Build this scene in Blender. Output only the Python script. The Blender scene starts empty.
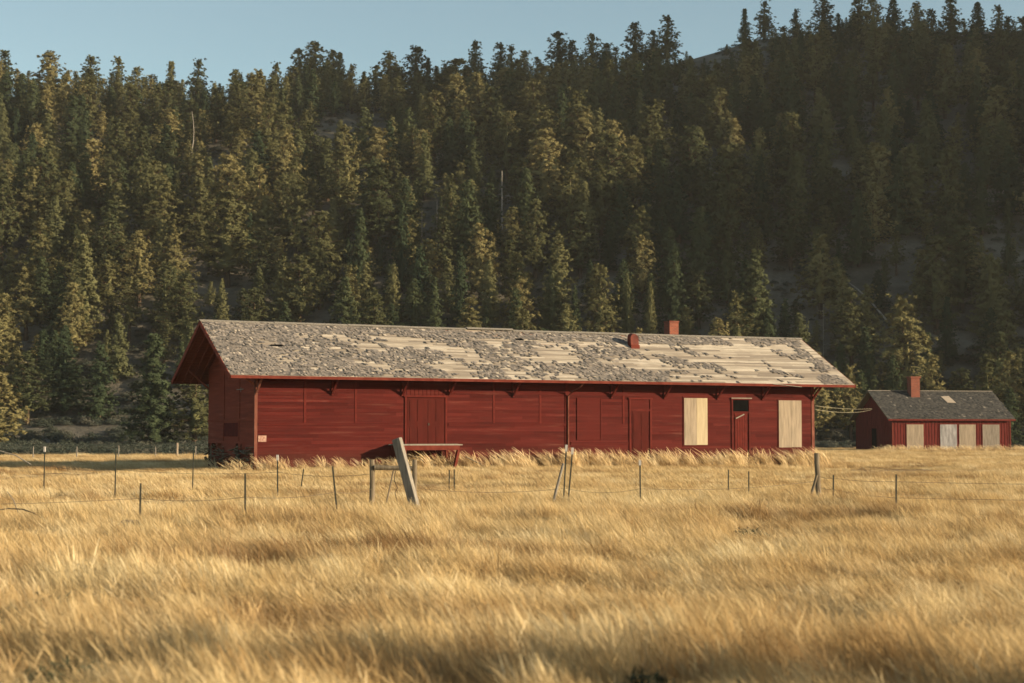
import bpy, math, random
import numpy as np
from mathutils import Vector, Matrix, noise
random.seed(7)
RNG = np.random.default_rng(11)
C = bpy.context.scene.collection
S = bpy.context.scene
R = math.radians

# ---------------------------------------------------------------- camera
CAM_H, FPX, HORIZON = 1.9, 1682.0, 433.4
PITCH = math.atan((HORIZON - 341.5) / FPX)
cam_data = bpy.data.cameras.new("camera")
cam = bpy.data.objects.new("camera", cam_data); C.objects.link(cam)
cam.location = (0, 0, CAM_H)
cam.rotation_euler = (math.pi / 2 + PITCH, 0, 0)
cam_data.sensor_width = 36.0
cam_data.lens = FPX / 1024 * 36.0
cam_data.clip_start = 0.3
cam_data.clip_end = 6000
cam_data.dof.use_dof = True
cam_data.dof.focus_distance = 74
cam_data.dof.aperture_fstop = 1.9
S.camera = cam

# ---------------------------------------------------------------- sky, sun, exposure
SUN_EL, SUN_AZ = R(12.5), R(-18)            # azimuth measured from +X towards +Y
w = bpy.data.worlds.new("World"); S.world = w; w.use_nodes = True
nt = w.node_tree
sky = nt.nodes.new("ShaderNodeTexSky"); sky.sky_type = 'NISHITA'; sky.sun_disc = False
sky.sun_elevation = SUN_EL; sky.sun_rotation = math.pi / 2 - SUN_AZ
sky.altitude = 2400; sky.air_density = 1.0; sky.dust_density = 2.2; sky.ozone_density = 1.2
tint = nt.nodes.new("ShaderNodeMix"); tint.data_type = 'RGBA'; tint.blend_type = 'MULTIPLY'; tint.inputs[0].default_value = 1.0
tint.inputs[7].default_value = (1.42, 1.32, 1.02, 1)
nt.links.new(sky.outputs[0], tint.inputs[6]); nt.links.new(tint.outputs[2], nt.nodes["Background"].inputs[0])
nt.nodes["Background"].inputs[1].default_value = 0.078
sun_data = bpy.data.lights.new("sun", 'SUN')
sun_data.energy = 5.0; sun_data.angle = R(0.6); sun_data.color = (1.0, 0.80, 0.53)
sun = bpy.data.objects.new("sun", sun_data); C.objects.link(sun)
sd = Vector((math.cos(SUN_EL) * math.cos(SUN_AZ), math.cos(SUN_EL) * math.sin(SUN_AZ), math.sin(SUN_EL)))
sun.rotation_euler = sd.to_track_quat('Z', 'Y').to_euler()
sun.location = sd * 500
vs = S.view_settings
vs.view_transform = 'Standard'; vs.look = 'None'; vs.gamma = 1; vs.exposure = 1.02; vs.use_curve_mapping = False
S.cycles.max_bounces = 6; S.cycles.diffuse_bounces = 3; S.cycles.transmission_bounces = 3
S.cycles.volume_bounces = 0; S.cycles.glossy_bounces = 2; S.cycles.transparent_max_bounces = 6
HAZE_DENSITY = 0.00011

# ---------------------------------------------------------------- materials
def mat(name, rough=0.9):
    m = bpy.data.materials.new(name); m.use_nodes = True
    b = m.node_tree.nodes["Principled BSDF"]
    b.inputs["Roughness"].default_value = rough
    b.inputs["Specular IOR Level"].default_value = 0.08
    return m, m.node_tree, b

def coords(t, kind="Object", scale=(1, 1, 1)):
    if kind == "World":
        src = t.nodes.new("ShaderNodeNewGeometry").outputs["Position"]
    else:
        src = t.nodes.new("ShaderNodeTexCoord").outputs["Object"]
    mp = t.nodes.new("ShaderNodeMapping"); mp.inputs["Scale"].default_value = scale
    t.links.new(src, mp.inputs[0]); return mp.outputs[0]

def nz(t, vec, scale, detail=4, rough=0.6):
    n = t.nodes.new("ShaderNodeTexNoise"); n.inputs["Scale"].default_value = scale
    n.inputs["Detail"].default_value = detail; n.inputs["Roughness"].default_value = rough
    t.links.new(vec, n.inputs["Vector"]); return n.outputs["Fac"]

def ramp(t, fac, stops):
    r = t.nodes.new("ShaderNodeValToRGB"); e = r.color_ramp.elements
    while len(e) < len(stops): e.new(0.5)
    for i, (p, c) in enumerate(stops):
        e[i].position = p; e[i].color = (c[0], c[1], c[2], 1)
    t.links.new(fac, r.inputs[0]); return r.outputs[0]

def mix(t, fac, a, b, mode='MIX'):
    n = t.nodes.new("ShaderNodeMix"); n.data_type = 'RGBA'; n.blend_type = mode
    for sock, v in ((n.inputs[0], fac), (n.inputs[6], a), (n.inputs[7], b)):
        if isinstance(v, (int, float)): sock.default_value = v
        elif isinstance(v, tuple): sock.default_value = (v[0], v[1], v[2], 1)
        else: t.links.new(v, sock)
    return n.outputs[2]

def bump(t, b, fac, strength=0.3, dist=0.02):
    n = t.nodes.new("ShaderNodeBump"); n.inputs["Strength"].default_value = strength
    n.inputs["Distance"].default_value = dist
    t.links.new(fac, n.inputs["Height"]); t.links.new(n.outputs[0], b.inputs["Normal"])

def simple(name, c1, c2, scale=(1, 1, 1), ns=3.0, rough=0.9, c3=None, bstr=0.2, lo=0.35, hi=0.65):
    m, t, b = mat(name, rough)
    v = coords(t, "Object", scale); n = nz(t, v, ns, 6)
    stops = [(lo, c1), (hi, c2)] if c3 is None else [(lo, c1), ((lo + hi) / 2, c2), (hi, c3)]
    col = ramp(t, n, stops)
    oi = t.nodes.new("ShaderNodeObjectInfo")
    t.links.new(col, b.inputs["Base Color"])
    if bstr: bump(t, b, n, bstr)
    return m

def red_siding(name, base, worn, dark, grime=0.5):
    m, t, b = mat(name, 0.85)
    v = coords(t, "Object", (0.35, 0.35, 6.5)); n1 = nz(t, v, 1.0, 6, 0.65)      # board to board
    v2 = coords(t, "Object", (0.5, 0.5, 0.5)); n2 = nz(t, v2, 0.9, 5)            # large fading
    v3 = coords(t, "Object", (5, 5, 14)); n3 = nz(t, v3, 2.0, 6, 0.7)
    c = ramp(t, n1, [(0.3, dark), (0.55, base), (0.78, worn)])
    c = mix(t, ramp(t, n2, [(0.35, (0, 0, 0)), (0.7, (1, 1, 1))]), c, base)
    sc = ramp(t, n3, [(0.62, (0, 0, 0)), (0.74, (1, 1, 1))])
    f = t.nodes.new("ShaderNodeMath"); f.operation = 'MULTIPLY'; f.inputs[1].default_value = grime
    t.links.new(sc, f.inputs[0])
    c = mix(t, f.outputs[0], c, worn)
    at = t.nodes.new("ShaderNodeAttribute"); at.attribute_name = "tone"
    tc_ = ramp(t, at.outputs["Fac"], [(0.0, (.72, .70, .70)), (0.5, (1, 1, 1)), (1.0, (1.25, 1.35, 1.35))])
    hz_ = t.nodes.new("ShaderNodeSeparateXYZ"); t.links.new(t.nodes.new("ShaderNodeTexCoord").outputs["Object"], hz_.inputs[0])
    hm = t.nodes.new("ShaderNodeMath"); hm.operation = 'MULTIPLY_ADD'; hm.inputs[1].default_value = -.75; hm.inputs[2].default_value = .95   # mud splash low on the wall
    t.links.new(hz_.outputs[2], hm.inputs[0]); hn_ = t.nodes.new("ShaderNodeMath"); hn_.operation = 'MULTIPLY'; hn_.use_clamp = True
    t.links.new(hm.outputs[0], hn_.inputs[0]); t.links.new(nz(t, coords(t, "Object", (1.2, 1.2, .8)), 2.5, 6), hn_.inputs[1])
    c = mix(t, 1.0, c, tc_, 'MULTIPLY'); c = mix(t, hn_.outputs[0], c, (0.085, 0.040, 0.028))
    t.links.new(c, b.inputs["Base Color"]); bump(t, b, n3, 0.25)
    return m

M = {}
M['red'] = red_siding('red_siding_paint', (0.068, 0.0098, 0.008), (0.125, 0.050, 0.038), (0.036, 0.007, 0.006), 0.6)
M['red_gable'] = red_siding('weathered_red_siding', (0.20, 0.046, 0.028), (0.27, 0.12, 0.08), (0.09, 0.028, 0.020), 0.6)
M['red_trim'] = simple('red_trim_paint', (0.085, 0.015, 0.010), (0.13, 0.030, 0.020), ns=2.5, rough=0.8)
M['red_corner'] = simple('faded_corner_board', (0.10, 0.030, 0.022), (0.17, 0.070, 0.050), scale=(1, 1, 0.4), ns=4)
M['red_dark'] = simple('dark_red_paint', (0.065, 0.011, 0.009), (0.10, 0.016, 0.012), ns=3)
M['red_door'] = simple('red_door_paint', (0.046, 0.0078, 0.006), (0.066, 0.011, 0.0085), scale=(1, 1, 0.3), ns=3)
M['red_house'] = simple('maroon_board_paint', (0.070, 0.011, 0.010), (0.13, 0.024, 0.020), scale=(4, 4, 0.4), ns=2)
M['soffit'] = simple('soffit_boards', (0.16, 0.05, 0.03), (0.24, 0.075, 0.045), scale=(0.4, 6, 1), ns=2)
M['sheath_plain'] = simple('bare_roof_boards', (0.2, 0.16, 0.12), (0.36, 0.30, 0.24), scale=(0.35, 9, 9), ns=1.6, c3=(0.42, 0.36, 0.29), lo=0.25, hi=0.75)
M['plywood'] = simple('weathered_plywood', (0.19, 0.155, 0.118), (0.285, 0.232, 0.175), scale=(5, 5, 0.6), ns=1.5)
M['plywood_pale'] = simple('bright_plywood', (0.30, 0.243, 0.160), (0.39, 0.325, 0.222), scale=(4, 4, 0.5), ns=1.5)
M['plywood_grey'] = simple('grey_plywood', (0.14, 0.12, 0.10), (0.22, 0.19, 0.16), scale=(4, 4, 0.6), ns=2)
M['white_sheet'] = simple('dirty_white_sheet', (0.15, 0.145, 0.15), (0.30, 0.29, 0.295), scale=(3, 3, 0.8), ns=1.2)
M['black'] = simple('dark_opening', (0.003, 0.003, 0.003), (0.006, 0.006, 0.006), bstr=0)
M['metal_red'] = simple('rusty_vent_metal', (0.07, 0.015, 0.011), (0.14, 0.032, 0.021), ns=3, rough=0.6)
M['wood_grey'] = simple('weathered_grey_wood', (0.11, 0.10, 0.085), (0.21, 0.19, 0.165), scale=(8, 8, 0.7), ns=2, c3=(0.29, 0.26, 0.22), lo=0.25, hi=0.75, bstr=0.5)
M['wood_dark'] = simple('old_brown_wood', (0.10, 0.08, 0.055), (0.22, 0.18, 0.13), scale=(8, 8, 0.8), ns=2, bstr=0.5)
M['steel'] = simple('dull_steel_post', (0.035, 0.042, 0.035), (0.075, 0.07, 0.055), ns=6, rough=0.6)
M['white_tip'] = simple('white_post_tip', (0.36, 0.34, 0.32), (0.50, 0.47, 0.45), ns=8, bstr=0)
M['wire'] = simple('rusty_wire', (0.10, 0.08, 0.06), (0.18, 0.14, 0.10), ns=5, rough=0.6, bstr=0)
M['cable'] = simple('pale_cable', (0.16, 0.15, 0.11), (0.24, 0.22, 0.16), ns=1, bstr=0)
M['notice'] = simple('faded_notice', (0.20, 0.08, 0.06), (0.36, 0.24, 0.19), scale=(9, 9, 9), ns=1.2, bstr=0)
M['bark'] = simple('pine_bark', (0.05, 0.035, 0.025), (0.10, 0.065, 0.045), scale=(4, 4, 0.6), ns=1.5)
M['snag'] = simple('bleached_dead_wood', (0.22, 0.195, 0.17), (0.36, 0.32, 0.28), scale=(4, 4, 0.3), ns=1.5)
M['black'].node_tree.nodes['Principled BSDF'].inputs['Specular IOR Level'].default_value = 0.0
# brick
m, t, b = mat('bare_roof_boards', 0.9)
a_ = t.nodes.new("ShaderNodeAttribute"); a_.attribute_name = "tone"
g1 = nz(t, coords(t, "Object", (0.5, 14, 14)), 1.5, 6, 0.7); g2 = nz(t, coords(t, "Object", (0.6, 0.6, 0.6)), 1.3, 5)
c0 = ramp(t, a_.outputs["Fac"], [(0.0, (0.22, 0.187, 0.158)), (0.5, (0.41, 0.355, 0.29)), (1.0, (0.56, 0.50, 0.42))])
c0 = mix(t, ramp(t, g1, [(0.45, (0, 0, 0)), (0.68, (.85, .85, .85))]), c0, (0.17, 0.14, 0.11))
c0 = mix(t, ramp(t, g2, [(0.45, (0, 0, 0)), (0.75, (.6, .6, .6))]), c0, (0.24, 0.20, 0.165))
t.links.new(c0, b.inputs["Base Color"]); bump(t, b, g1, 0.5); M['sheath'] = m
m, t, b = mat('red_brick', 0.9)
br = t.nodes.new("ShaderNodeTexBrick"); br.inputs["Scale"].default_value = 1.0
br.inputs["Brick Width"].default_value = 0.21; br.inputs["Row Height"].default_value = 0.075
br.inputs["Mortar Size"].default_value = 0.008
br.inputs["Color1"].default_value = (0.22, 0.062, 0.038, 1); br.inputs["Color2"].default_value = (0.14, 0.04, 0.028, 1)
br.inputs["Mortar"].default_value = (0.17, 0.11, 0.085, 1)
tc = t.nodes.new("ShaderNodeTexCoord"); sx = t.nodes.new("ShaderNodeSeparateXYZ"); cx = t.nodes.new("ShaderNodeCombineXYZ")
ad = t.nodes.new("ShaderNodeMath"); ad.operation = 'ADD'
t.links.new(tc.outputs["Object"], sx.inputs[0]); t.links.new(sx.outputs[0], ad.inputs[0]); t.links.new(sx.outputs[1], ad.inputs[1])
t.links.new(ad.outputs[0], cx.inputs[0]); t.links.new(sx.outputs[2], cx.inputs[1]); t.links.new(cx.outputs[0], br.inputs["Vector"])
t.links.new(br.outputs["Color"], b.inputs["Base Color"]); M['brick'] = m
# shingles (colour differs from shingle to shingle through a face attribute)
def shingle_mat(name, stops):
    m, t, b = mat(name, 0.95)
    a = t.nodes.new("ShaderNodeAttribute"); a.attribute_name = "tone"
    c = ramp(t, a.outputs["Fac"], stops)
    n = nz(t, coords(t, "Object", (1, 1, 1)), 0.7, 4)
    c = mix(t, n, c, mix(t, 1.0, c, (0.80, 0.78, 0.76), 'MULTIPLY'))
    t.links.new(c, b.inputs["Base Color"]); return m
M['shingle'] = shingle_mat('curled_grey_shingles', [(0.0, (0.055, 0.058, 0.062)), (0.4, (0.21, 0.190, 0.175)), (0.8, (0.34, 0.295, 0.26)), (1.0, (0.48, 0.42, 0.35))])
M['shingle_dark'] = shingle_mat('dark_grey_shingles', [(0.0, (0.04, 0.043, 0.045)), (0.5, (0.095, 0.092, 0.088)), (0.9, (0.15, 0.138, 0.125)), (1.0, (0.30, 0.27, 0.23))])

def leafy(name, c1, c2, c3, transl=0.3, attr=None, wscale=0.05, nstops=(0.35, 0.65)):
    """foliage or grass: diffuse plus translucent, tone from instance random and a broad world noise"""
    m = bpy.data.materials.new(name); m.use_nodes = True; t = m.node_tree
    t.nodes.remove(t.nodes["Principled BSDF"])
    out = t.nodes["Material Output"]
    oi = t.nodes.new("ShaderNodeObjectInfo")
    a = ramp(t, oi.outputs["Random"], [(0.0, c1), (0.55, c2), (1.0, c3)])
    v = coords(t, "World", (wscale, wscale * 2.2, wscale)); n = nz(t, v, 1.0, 5, 0.6)
    d = t.nodes.new("ShaderNodeBsdfDiffuse"); tr = t.nodes.new("ShaderNodeBsdfTranslucent")
    ms = t.nodes.new("ShaderNodeMixShader"); ms.inputs[0].default_value = transl
    return m, t, a, n, d, tr, ms, out

def finish_leafy(t, col, d, tr, ms, out):
    t.links.new(col, d.inputs[0]); t.links.new(col, tr.inputs[0])
    t.links.new(d.outputs[0], ms.inputs[1]); t.links.new(tr.outputs[0], ms.inputs[2])
    t.links.new(ms.outputs[0], out.inputs[0])

m, t, a, n, d, tr, ms, out = leafy('pine_needles', (0.060, 0.070, 0.036), (0.120, 0.118, 0.055), (0.250, 0.215, 0.098), 0.06)
finish_leafy(t, a, d, tr, ms, out); M['pine'] = m
m, t, a, n, d, tr, ms, out = leafy('fir_needles', (0.042, 0.062, 0.036), (0.080, 0.096, 0.049), (0.185, 0.175, 0.082), 0.06)
finish_leafy(t, a, d, tr, ms, out); M['fir'] = m
m, t, a, n, d, tr, ms, out = leafy('dry_grass', (0.56, 0.423, 0.225), (0.78, 0.625, 0.352), (0.92, 0.80, 0.54), 0.35, wscale=0.16)
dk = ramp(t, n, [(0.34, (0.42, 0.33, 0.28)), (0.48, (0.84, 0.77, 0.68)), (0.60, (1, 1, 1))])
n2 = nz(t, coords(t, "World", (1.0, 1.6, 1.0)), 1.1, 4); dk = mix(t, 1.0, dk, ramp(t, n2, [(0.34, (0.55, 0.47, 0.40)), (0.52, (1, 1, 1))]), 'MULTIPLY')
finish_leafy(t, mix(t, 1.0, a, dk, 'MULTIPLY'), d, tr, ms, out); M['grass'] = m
m, t, a, n, d, tr, ms, out = leafy('russet_grass', (0.54, 0.40, 0.225), (0.70, 0.54, 0.31), (0.84, 0.70, 0.45), 0.3, wscale=0.3)
finish_leafy(t, a, d, tr, ms, out); M['russet'] = m
m, t, a, n, d, tr, ms, out = leafy('sage_leaves', (0.055, 0.066, 0.052), (0.080, 0.092, 0.072), (0.13, 0.125, 0.10), 0.15)
finish_leafy(t, a, d, tr, ms, out); M['sage'] = m
m, t, a, n, d, tr, ms, out = leafy('dark_green_weeds', (0.035, 0.055, 0.040), (0.05, 0.07, 0.045), (0.08, 0.085, 0.05), 0.2)
finish_leafy(t, a, d, tr, ms, out); M['weed'] = m
# soil under the grass
m, t, b = mat('straw_soil', 1.0)
n = nz(t, coords(t, "World", (0.05, 0.25, 0.1)), 1.0, 8, 0.7)
t.links.new(ramp(t, n, [(0.3, (0.12, 0.08, 0.05)), (0.5, (0.30, 0.20, 0.10)), (0.7, (0.44, 0.31, 0.16))]), b.inputs["Base Color"])
bump(t, b, nz(t, coords(t, "World"), 6, 6), 0.6, 0.1); M['soil'] = m
m, t, b = mat('hillside_soil', 1.0)
n = nz(t, coords(t, "World", (0.06, 0.06, 0.06)), 1.0, 8, 0.7)
t.links.new(ramp(t, n, [(0.3, (0.055, 0.050, 0.038)), (0.5, (0.115, 0.102, 0.080)), (0.68, (0.22, 0.195, 0.155))]), b.inputs["Base Color"])
bump(t, b, nz(t, coords(t, "World"), 1.2, 6), 0.8, 0.4); M['hill'] = m

# ---------------------------------------------------------------- mesh helpers
class MB:
    def __init__(s): s.v = []; s.f = []; s.tone = []
    def quad(s, a, b_, c, d, tone=None):
        i = len(s.v); s.v += [tuple(a), tuple(b_), tuple(c), tuple(d)]; s.f.append((i, i + 1, i + 2, i + 3))
        if tone is not None: s.tone.append(tone)
    def box(s, x0, x1, y0, y1, z0, z1):
        s.hexa([(x0, y0, z0), (x1, y0, z0), (x1, y1, z0), (x0, y1, z0)], [(x0, y0, z1), (x1, y0, z1), (x1, y1, z1), (x0, y1, z1)])
    def hexa(s, lo, hi):
        i = len(s.v); s.v += [tuple(p) for p in lo] + [tuple(p) for p in hi]
        s.f += [(i + 3, i + 2, i + 1, i), (i + 4, i + 5, i + 6, i + 7)]
        for k in range(4):
            l = (k + 1) % 4; s.f.append((i + k, i + l, i + l + 4, i + k + 4))
    def bar(s, a, b_, wx, wy, up=(0, 0, 1), jitter=0.0):
        a, b_ = Vector(a), Vector(b_); d = (b_ - a).normalized(); u = Vector(up)
        if abs(d.dot(u)) > 0.98: u = Vector((0, 1, 0))
        x = d.cross(u).normalized(); y = x.cross(d).normalized()
        lo = [a + x * sx * wx / 2 + y * sy * wy / 2 for sx, sy in ((-1, -1), (1, -1), (1, 1), (-1, 1))]
        k = 1 - jitter
        hi = [b_ + x * sx * wx / 2 * k + y * sy * wy / 2 * k for sx, sy in ((-1, -1), (1, -1), (1, 1), (-1, 1))]
        s.hexa(lo, hi)
    def tube(s, pts, rad, n=8, cap=True):
        pts = [Vector(p) for p in pts]
        if isinstance(rad, (int, float)): rad = [rad] * len(pts)
        base = len(s.v)
        for k, p in enumerate(pts):
            d = (pts[min(k + 1, len(pts) - 1)] - pts[max(k - 1, 0)]).normalized()
            u = Vector((0, 0, 1)) if abs(d.z) < 0.9 else Vector((1, 0, 0))
            x = d.cross(u).normalized(); y = x.cross(d)
            for j in range(n):
                an = 2 * math.pi * j / n
                s.v.append(tuple(p + (x * math.cos(an) + y * math.sin(an)) * rad[k]))
        for k in range(len(pts) - 1):
            for j in range(n):
                l = (j + 1) % n
                s.f.append((base + k * n + j, base + k * n + l, base + (k + 1) * n + l, base + (k + 1) * n + j))
        if cap:
            s.f.append(tuple(base + j for j in reversed(range(n))))
            s.f.append(tuple(base + (len(pts) - 1) * n + j for j in range(n)))
    def mesh(s, name, material):
        me = bpy.data.meshes.new(name); me.from_pydata(s.v, [], s.f)
        if material: me.materials.append(material)
        if s.tone:
            a = me.attributes.new("tone", 'FLOAT', 'FACE'); a.data.foreach_set("value", s.tone)
        elif material and material.name in ('red_siding_paint', 'weathered_red_siding'):
            a = me.attributes.new('tone', 'FLOAT', 'FACE'); a.data.foreach_set('value', [.5] * len(s.f))
        me.update(); return me
    def build(s, name, material, parent=None, loc=None, bevel=0.0):
        o = bpy.data.objects.new(name, s.mesh(name, material)); C.objects.link(o)
        if parent is not None: o.parent = parent
        if loc is not None: o.location = loc
        if bevel:
            bm = o.modifiers.new("bevel", 'BEVEL'); bm.width = bevel; bm.segments = 2; bm.limit_method = 'ANGLE'
        return o

def tag(o, label=None, cat=None, group=None, kind=None):
    if label: o['label'] = label
    if cat: o['category'] = cat
    if group: o['group'] = group
    if kind: o['kind'] = kind
    return o

def empty(name, loc, rz=0.0):
    o = bpy.data.objects.new(name, None); C.objects.link(o)
    o.location = loc; o.rotation_euler = (0, 0, rz); o.empty_display_size = 0.3; return o

# ---------------------------------------------------------------- terrain
def sm(a, b_, x):
    t = min(1, max(0, (x - a) / (b_ - a))); return t * t * (3 - 2 * t)
YC, Y0 = 455.0, 200.0
_cx = [-900, -400, -200, 0, 100, 200, 300, 380, 450, 560, 650, 700, 760, 850, 1000, 1300, 1700]
_cy = [150, 120, 100, 97, 102, 106, 99, 102, 96, 84, 66, 52, 35, 30, 32, 10, -40]
CX = [(x - 512) / FPX * YC for x in _cx]; CZ = [CAM_H + (HORIZON - y) / FPX * YC for y in _cy]
def terrain(X, Y):
    if Y <= Y0 - 6 and X < 180: return 0.0
    zc = float(np.interp(X, CX, CZ))
    tt = max(0.0, (Y - Y0) / (YC - Y0))
    if tt < 0.16: g = 0.30 * max(tt, 0) * sm(0, .16, tt) + 0.0
    else:
        x = (tt - 0.16) / 0.84
        g = 0.048 + 0.952 * (1.28 * x - 0.28 * x * x) if x <= 1 else 1.0 - 2.0 * (x - 1) ** 2
        g = max(g, 0.45)if x > 1 else g
    z = zc * g
    k = sm(0.05, 0.4, tt) * (1 - 0.75 * sm(0.8, 1.0, tt))
    z += k * 9.0 * noise.noise(Vector((X / 85.0, Y / 150.0, 3.3)))
    z += k * 2.5 * noise.noise(Vector((X / 28.0, Y / 40.0, 9.1)))
    z += sm(0.0, 0.15, tt) * 0.35 * noise.noise(Vector((X / 6.0, Y / 6.0, 1.1)))
    # unseen spur added right of the view to shade the foot of the slope
    ys_ = 120 + max(0.0, 300 - X) * .75
    z += 112.0 * sm(180, 300, X) * sm(ys_, ys_ + 80, Y) * (1 - 0.5 * sm(420, 560, X))
    return z

def field_z(X, Y):
    return 0.10 * noise.noise(Vector((X / 9.0, Y / 14.0, 5.0))) * sm(20, 30, Y) * (1 - sm(150, 190, Y))

def grid(name, xs, ys, fn, material):
    nx, ny = len(xs), len(ys)
    v = [(x, y, fn(x, y)) for y in ys for x in xs]
    f = [(j * nx + i, j * nx + i + 1, (j + 1) * nx + i + 1, (j + 1) * nx + i) for j in range(ny - 1) for i in range(nx - 1)]
    me = bpy.data.meshes.new(name); me.from_pydata(v, [], f); me.materials.append(material)
    for p in me.polygons: p.use_smooth = True
    o = bpy.data.objects.new(name, me); C.objects.link(o); o['kind'] = 'structure'; return o

xs = [-3000, -1500, -800, -400, -200] + list(np.arange(-120, 121, 3.0)) + [200, 400, 800, 1500, 3000]
ys = [-2000, -800, -300, -100, -20, 0] + list(np.arange(6, 200, 3.0)) + [200.5]
grid('ground', xs, ys, field_z, M['soil'])
xs = [-3000, -1500, -900, -600] + list(np.arange(-400, 401, 6.0)) + [480, 600, 900, 1500, 3000]
ys = list(np.arange(104, 194, 10.0)) + list(np.arange(194, 480, 5.0)) + [490, 510, 540, 580, 640, 800, 1200, 2500]
grid('hill', xs, ys, lambda x, y: terrain(x, y) - (0.25 if y < 198 else 0.0), M['hill'])

CP, SP = math.cos(PITCH), math.sin(PITCH)
def project(p):
    x, y, z = p[0], p[1], p[2] - CAM_H
    d = y * CP + z * SP
    return 512 + FPX * x / d, 341.5 - FPX * (-y * SP + z * CP) / d

# ---------------------------------------------------------------- depot
D = empty('depot_building', (-12.225, 80, 0), 0.468)
tag(D, 'long low red wooden depot with steep gable roof stripped to pale boards in patches', 'building')
L, W = 32.7, 7.54
GL, GR, OV = 1.6, 1.97, 1.28
EZ, RZ = 4.60, 7.45
SL = (RZ - EZ) / (W / 2 + OV)
WT = EZ + SL * OV - 0.14            # wall top just under the roof

def clap_wall(mb, u0, u1, z0, z1, v=0.0, step=0.155, lap=0.026, rnd=0.005):
    """horizontal lap siding on the plane y=v facing -y"""
    z = z0; k = 0
    while z < z1 - 1e-4:
        zt = min(z + step, z1); j = random.uniform(-rnd, rnd)
        ua = u0
        while ua < u1 - 0.01:                                       # lengths of board butted end to end
            ub = min(ua + random.uniform(2.4, 4.9), u1)
            if u1 - ub < 0.6: ub = u1
            j = random.uniform(-rnd, rnd); tn = min(1, max(0, random.gauss(.5, .25)))
            mb.quad((ua, v - lap + j, z), (ub - .008, v - lap - j, z), (ub - .008, v, zt), (ua, v, zt), tn)
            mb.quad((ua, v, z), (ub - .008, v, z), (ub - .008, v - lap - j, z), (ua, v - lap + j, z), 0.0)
            ua = ub
        z = zt; k += 1

wall = MB()
wall.box(0.32, L - 0.02, 0.02, W - 0.02, -0.2, WT - 0.05)       # solid core behind the siding
wall.box(0, L, -0.012, 0.02, -0.1, 0.3)
# right gable, rear wall boards (plain lap)
for z in np.arange(0.2, WT, 0.14):
    wall.box(L - 0.02, L + 0.012, 0, W, z, z + 0.132)
    wall.box(0, L, W - 0.02, W + 0.012, z, z + 0.132)
for s_ in (L,):
    wall.v += [(s_, 0, WT), (s_, W, WT), (s_, W / 2, RZ - 0.2), (s_ - .1, 0, WT), (s_ - .1, W, WT), (s_ - .1, W / 2, RZ - 0.2)]
    i = len(wall.v) - 6; wall.f += [(i, i + 1, i + 2), (i + 5, i + 4, i + 3)]
wall_o = wall.build('wall', M['red'], D)

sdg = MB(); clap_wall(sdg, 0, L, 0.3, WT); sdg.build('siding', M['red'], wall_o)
# left gable wall, more weathered, with broken boards at its foot
g = MB()
z = 0.42; GH = RZ - 0.2
while z < GH - 0.05:
    zt = min(z + 0.14, GH)
    def ext(zz):
        if zz <= WT: return 0.0, W
        k = (zz - WT) / (GH - WT) * W / 2; return k, W - k
    a0, a1 = ext(z); b0, b1 = ext(zt); j = random.uniform(0, 0.006)
    if z < 1.30:
        segs = [(a0 + 0.0, 1.9), (2.1, 2.5), (2.9, 5.2), (5.9, 6.2), (7.0, 7.3)] if z > 1.0 else [(a0, 1.2), (3.0, 4.6), (6.6, 6.9)]
        for q0, q1 in segs:
            g.quad((-0.016 - j, q1, z), (-0.016 - j, q0, z), (0, q0, zt), (0, q1, zt))
    else:
        g.quad((-0.016 - j, a1, z), (-0.016 - j, a0, z), (0, b0, zt), (0, b1, zt))
        g.quad((0, a1, z), (0, a0, z), (-0.016 - j, a0, z), (-0.016 - j, a1, z))
    z = zt
gable_o = g.build('gable_wall', M['red_gable'], D); gable_o['label'] = 'dark weathered end wall with broken boards at its foot'
b_ = MB()
for yy in (2.3, 4.82): b_.box(-0.045, -0.017, yy - 0.06, yy + 0.06, 2.55, 5.6)
b_.box(-0.05, -0.018, 0.0, W, 2.50, 2.60)
b_.box(-0.045, -0.017, 2.35, 2.47, 1.5, 2.5); b_.box(-0.045, -0.017, 4.86, 4.98, 1.5, 2.5)

b_.build('batten', M['red_gable'], gable_o)
p = MB(); p.box(-0.03, -0.017, 2.5, 4.83, 1.75, 2.42); p.build('dark_panel', M['red_dark'], gable_o)
f = MB()                                                         # foundation posts and rubble seen through the broken foot
for yy in (0.3, 2.6, 4.9, 7.0): f.box(-0.005, 0.015, yy, yy + 0.22, -0.1, 1.3)
for k in range(70):
    yy = random.uniform(0.2, W - 0.2); zz = random.uniform(0.4, 1.25)
    f.bar((random.uniform(-0.25, 0.0), yy, zz), (random.uniform(-0.2, 0.05), yy + random.choice((-1, 1)) * random.uniform(0.15, 0.8), zz + random.uniform(-0.2, 0.2)), random.uniform(.05, .16), 0.025)
f.build('broken_boards', M['wood_dark'], gable_o)
f = MB()
for k in range(34):
    yy = random.uniform(0.1, W - 1.2); zz = random.uniform(0.35, 1.25); f.bar((-.02 - .02 * random.random(), yy, zz), (-.02 - .02 * random.random(), yy + random.uniform(.4, 1.3), zz + random.gauss(0, .04)), .13, .02)
f.build('hanging_siding', M['red_gable'], gable_o)
p = MB(); p.box(-0.06, -0.045, 1.6, 2.7, 4.02, 4.06); p.box(-0.06, -0.045, 2.0, 2.05, 3.9, 4.15); p.build('bracket', M['wood_grey'], gable_o)

q = MB(); q.box(0.3, 0.315, 0.03, W - .03, -0.1, 1.6); q.build('dark_crawl_space', M['soffit'], gable_o)
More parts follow.
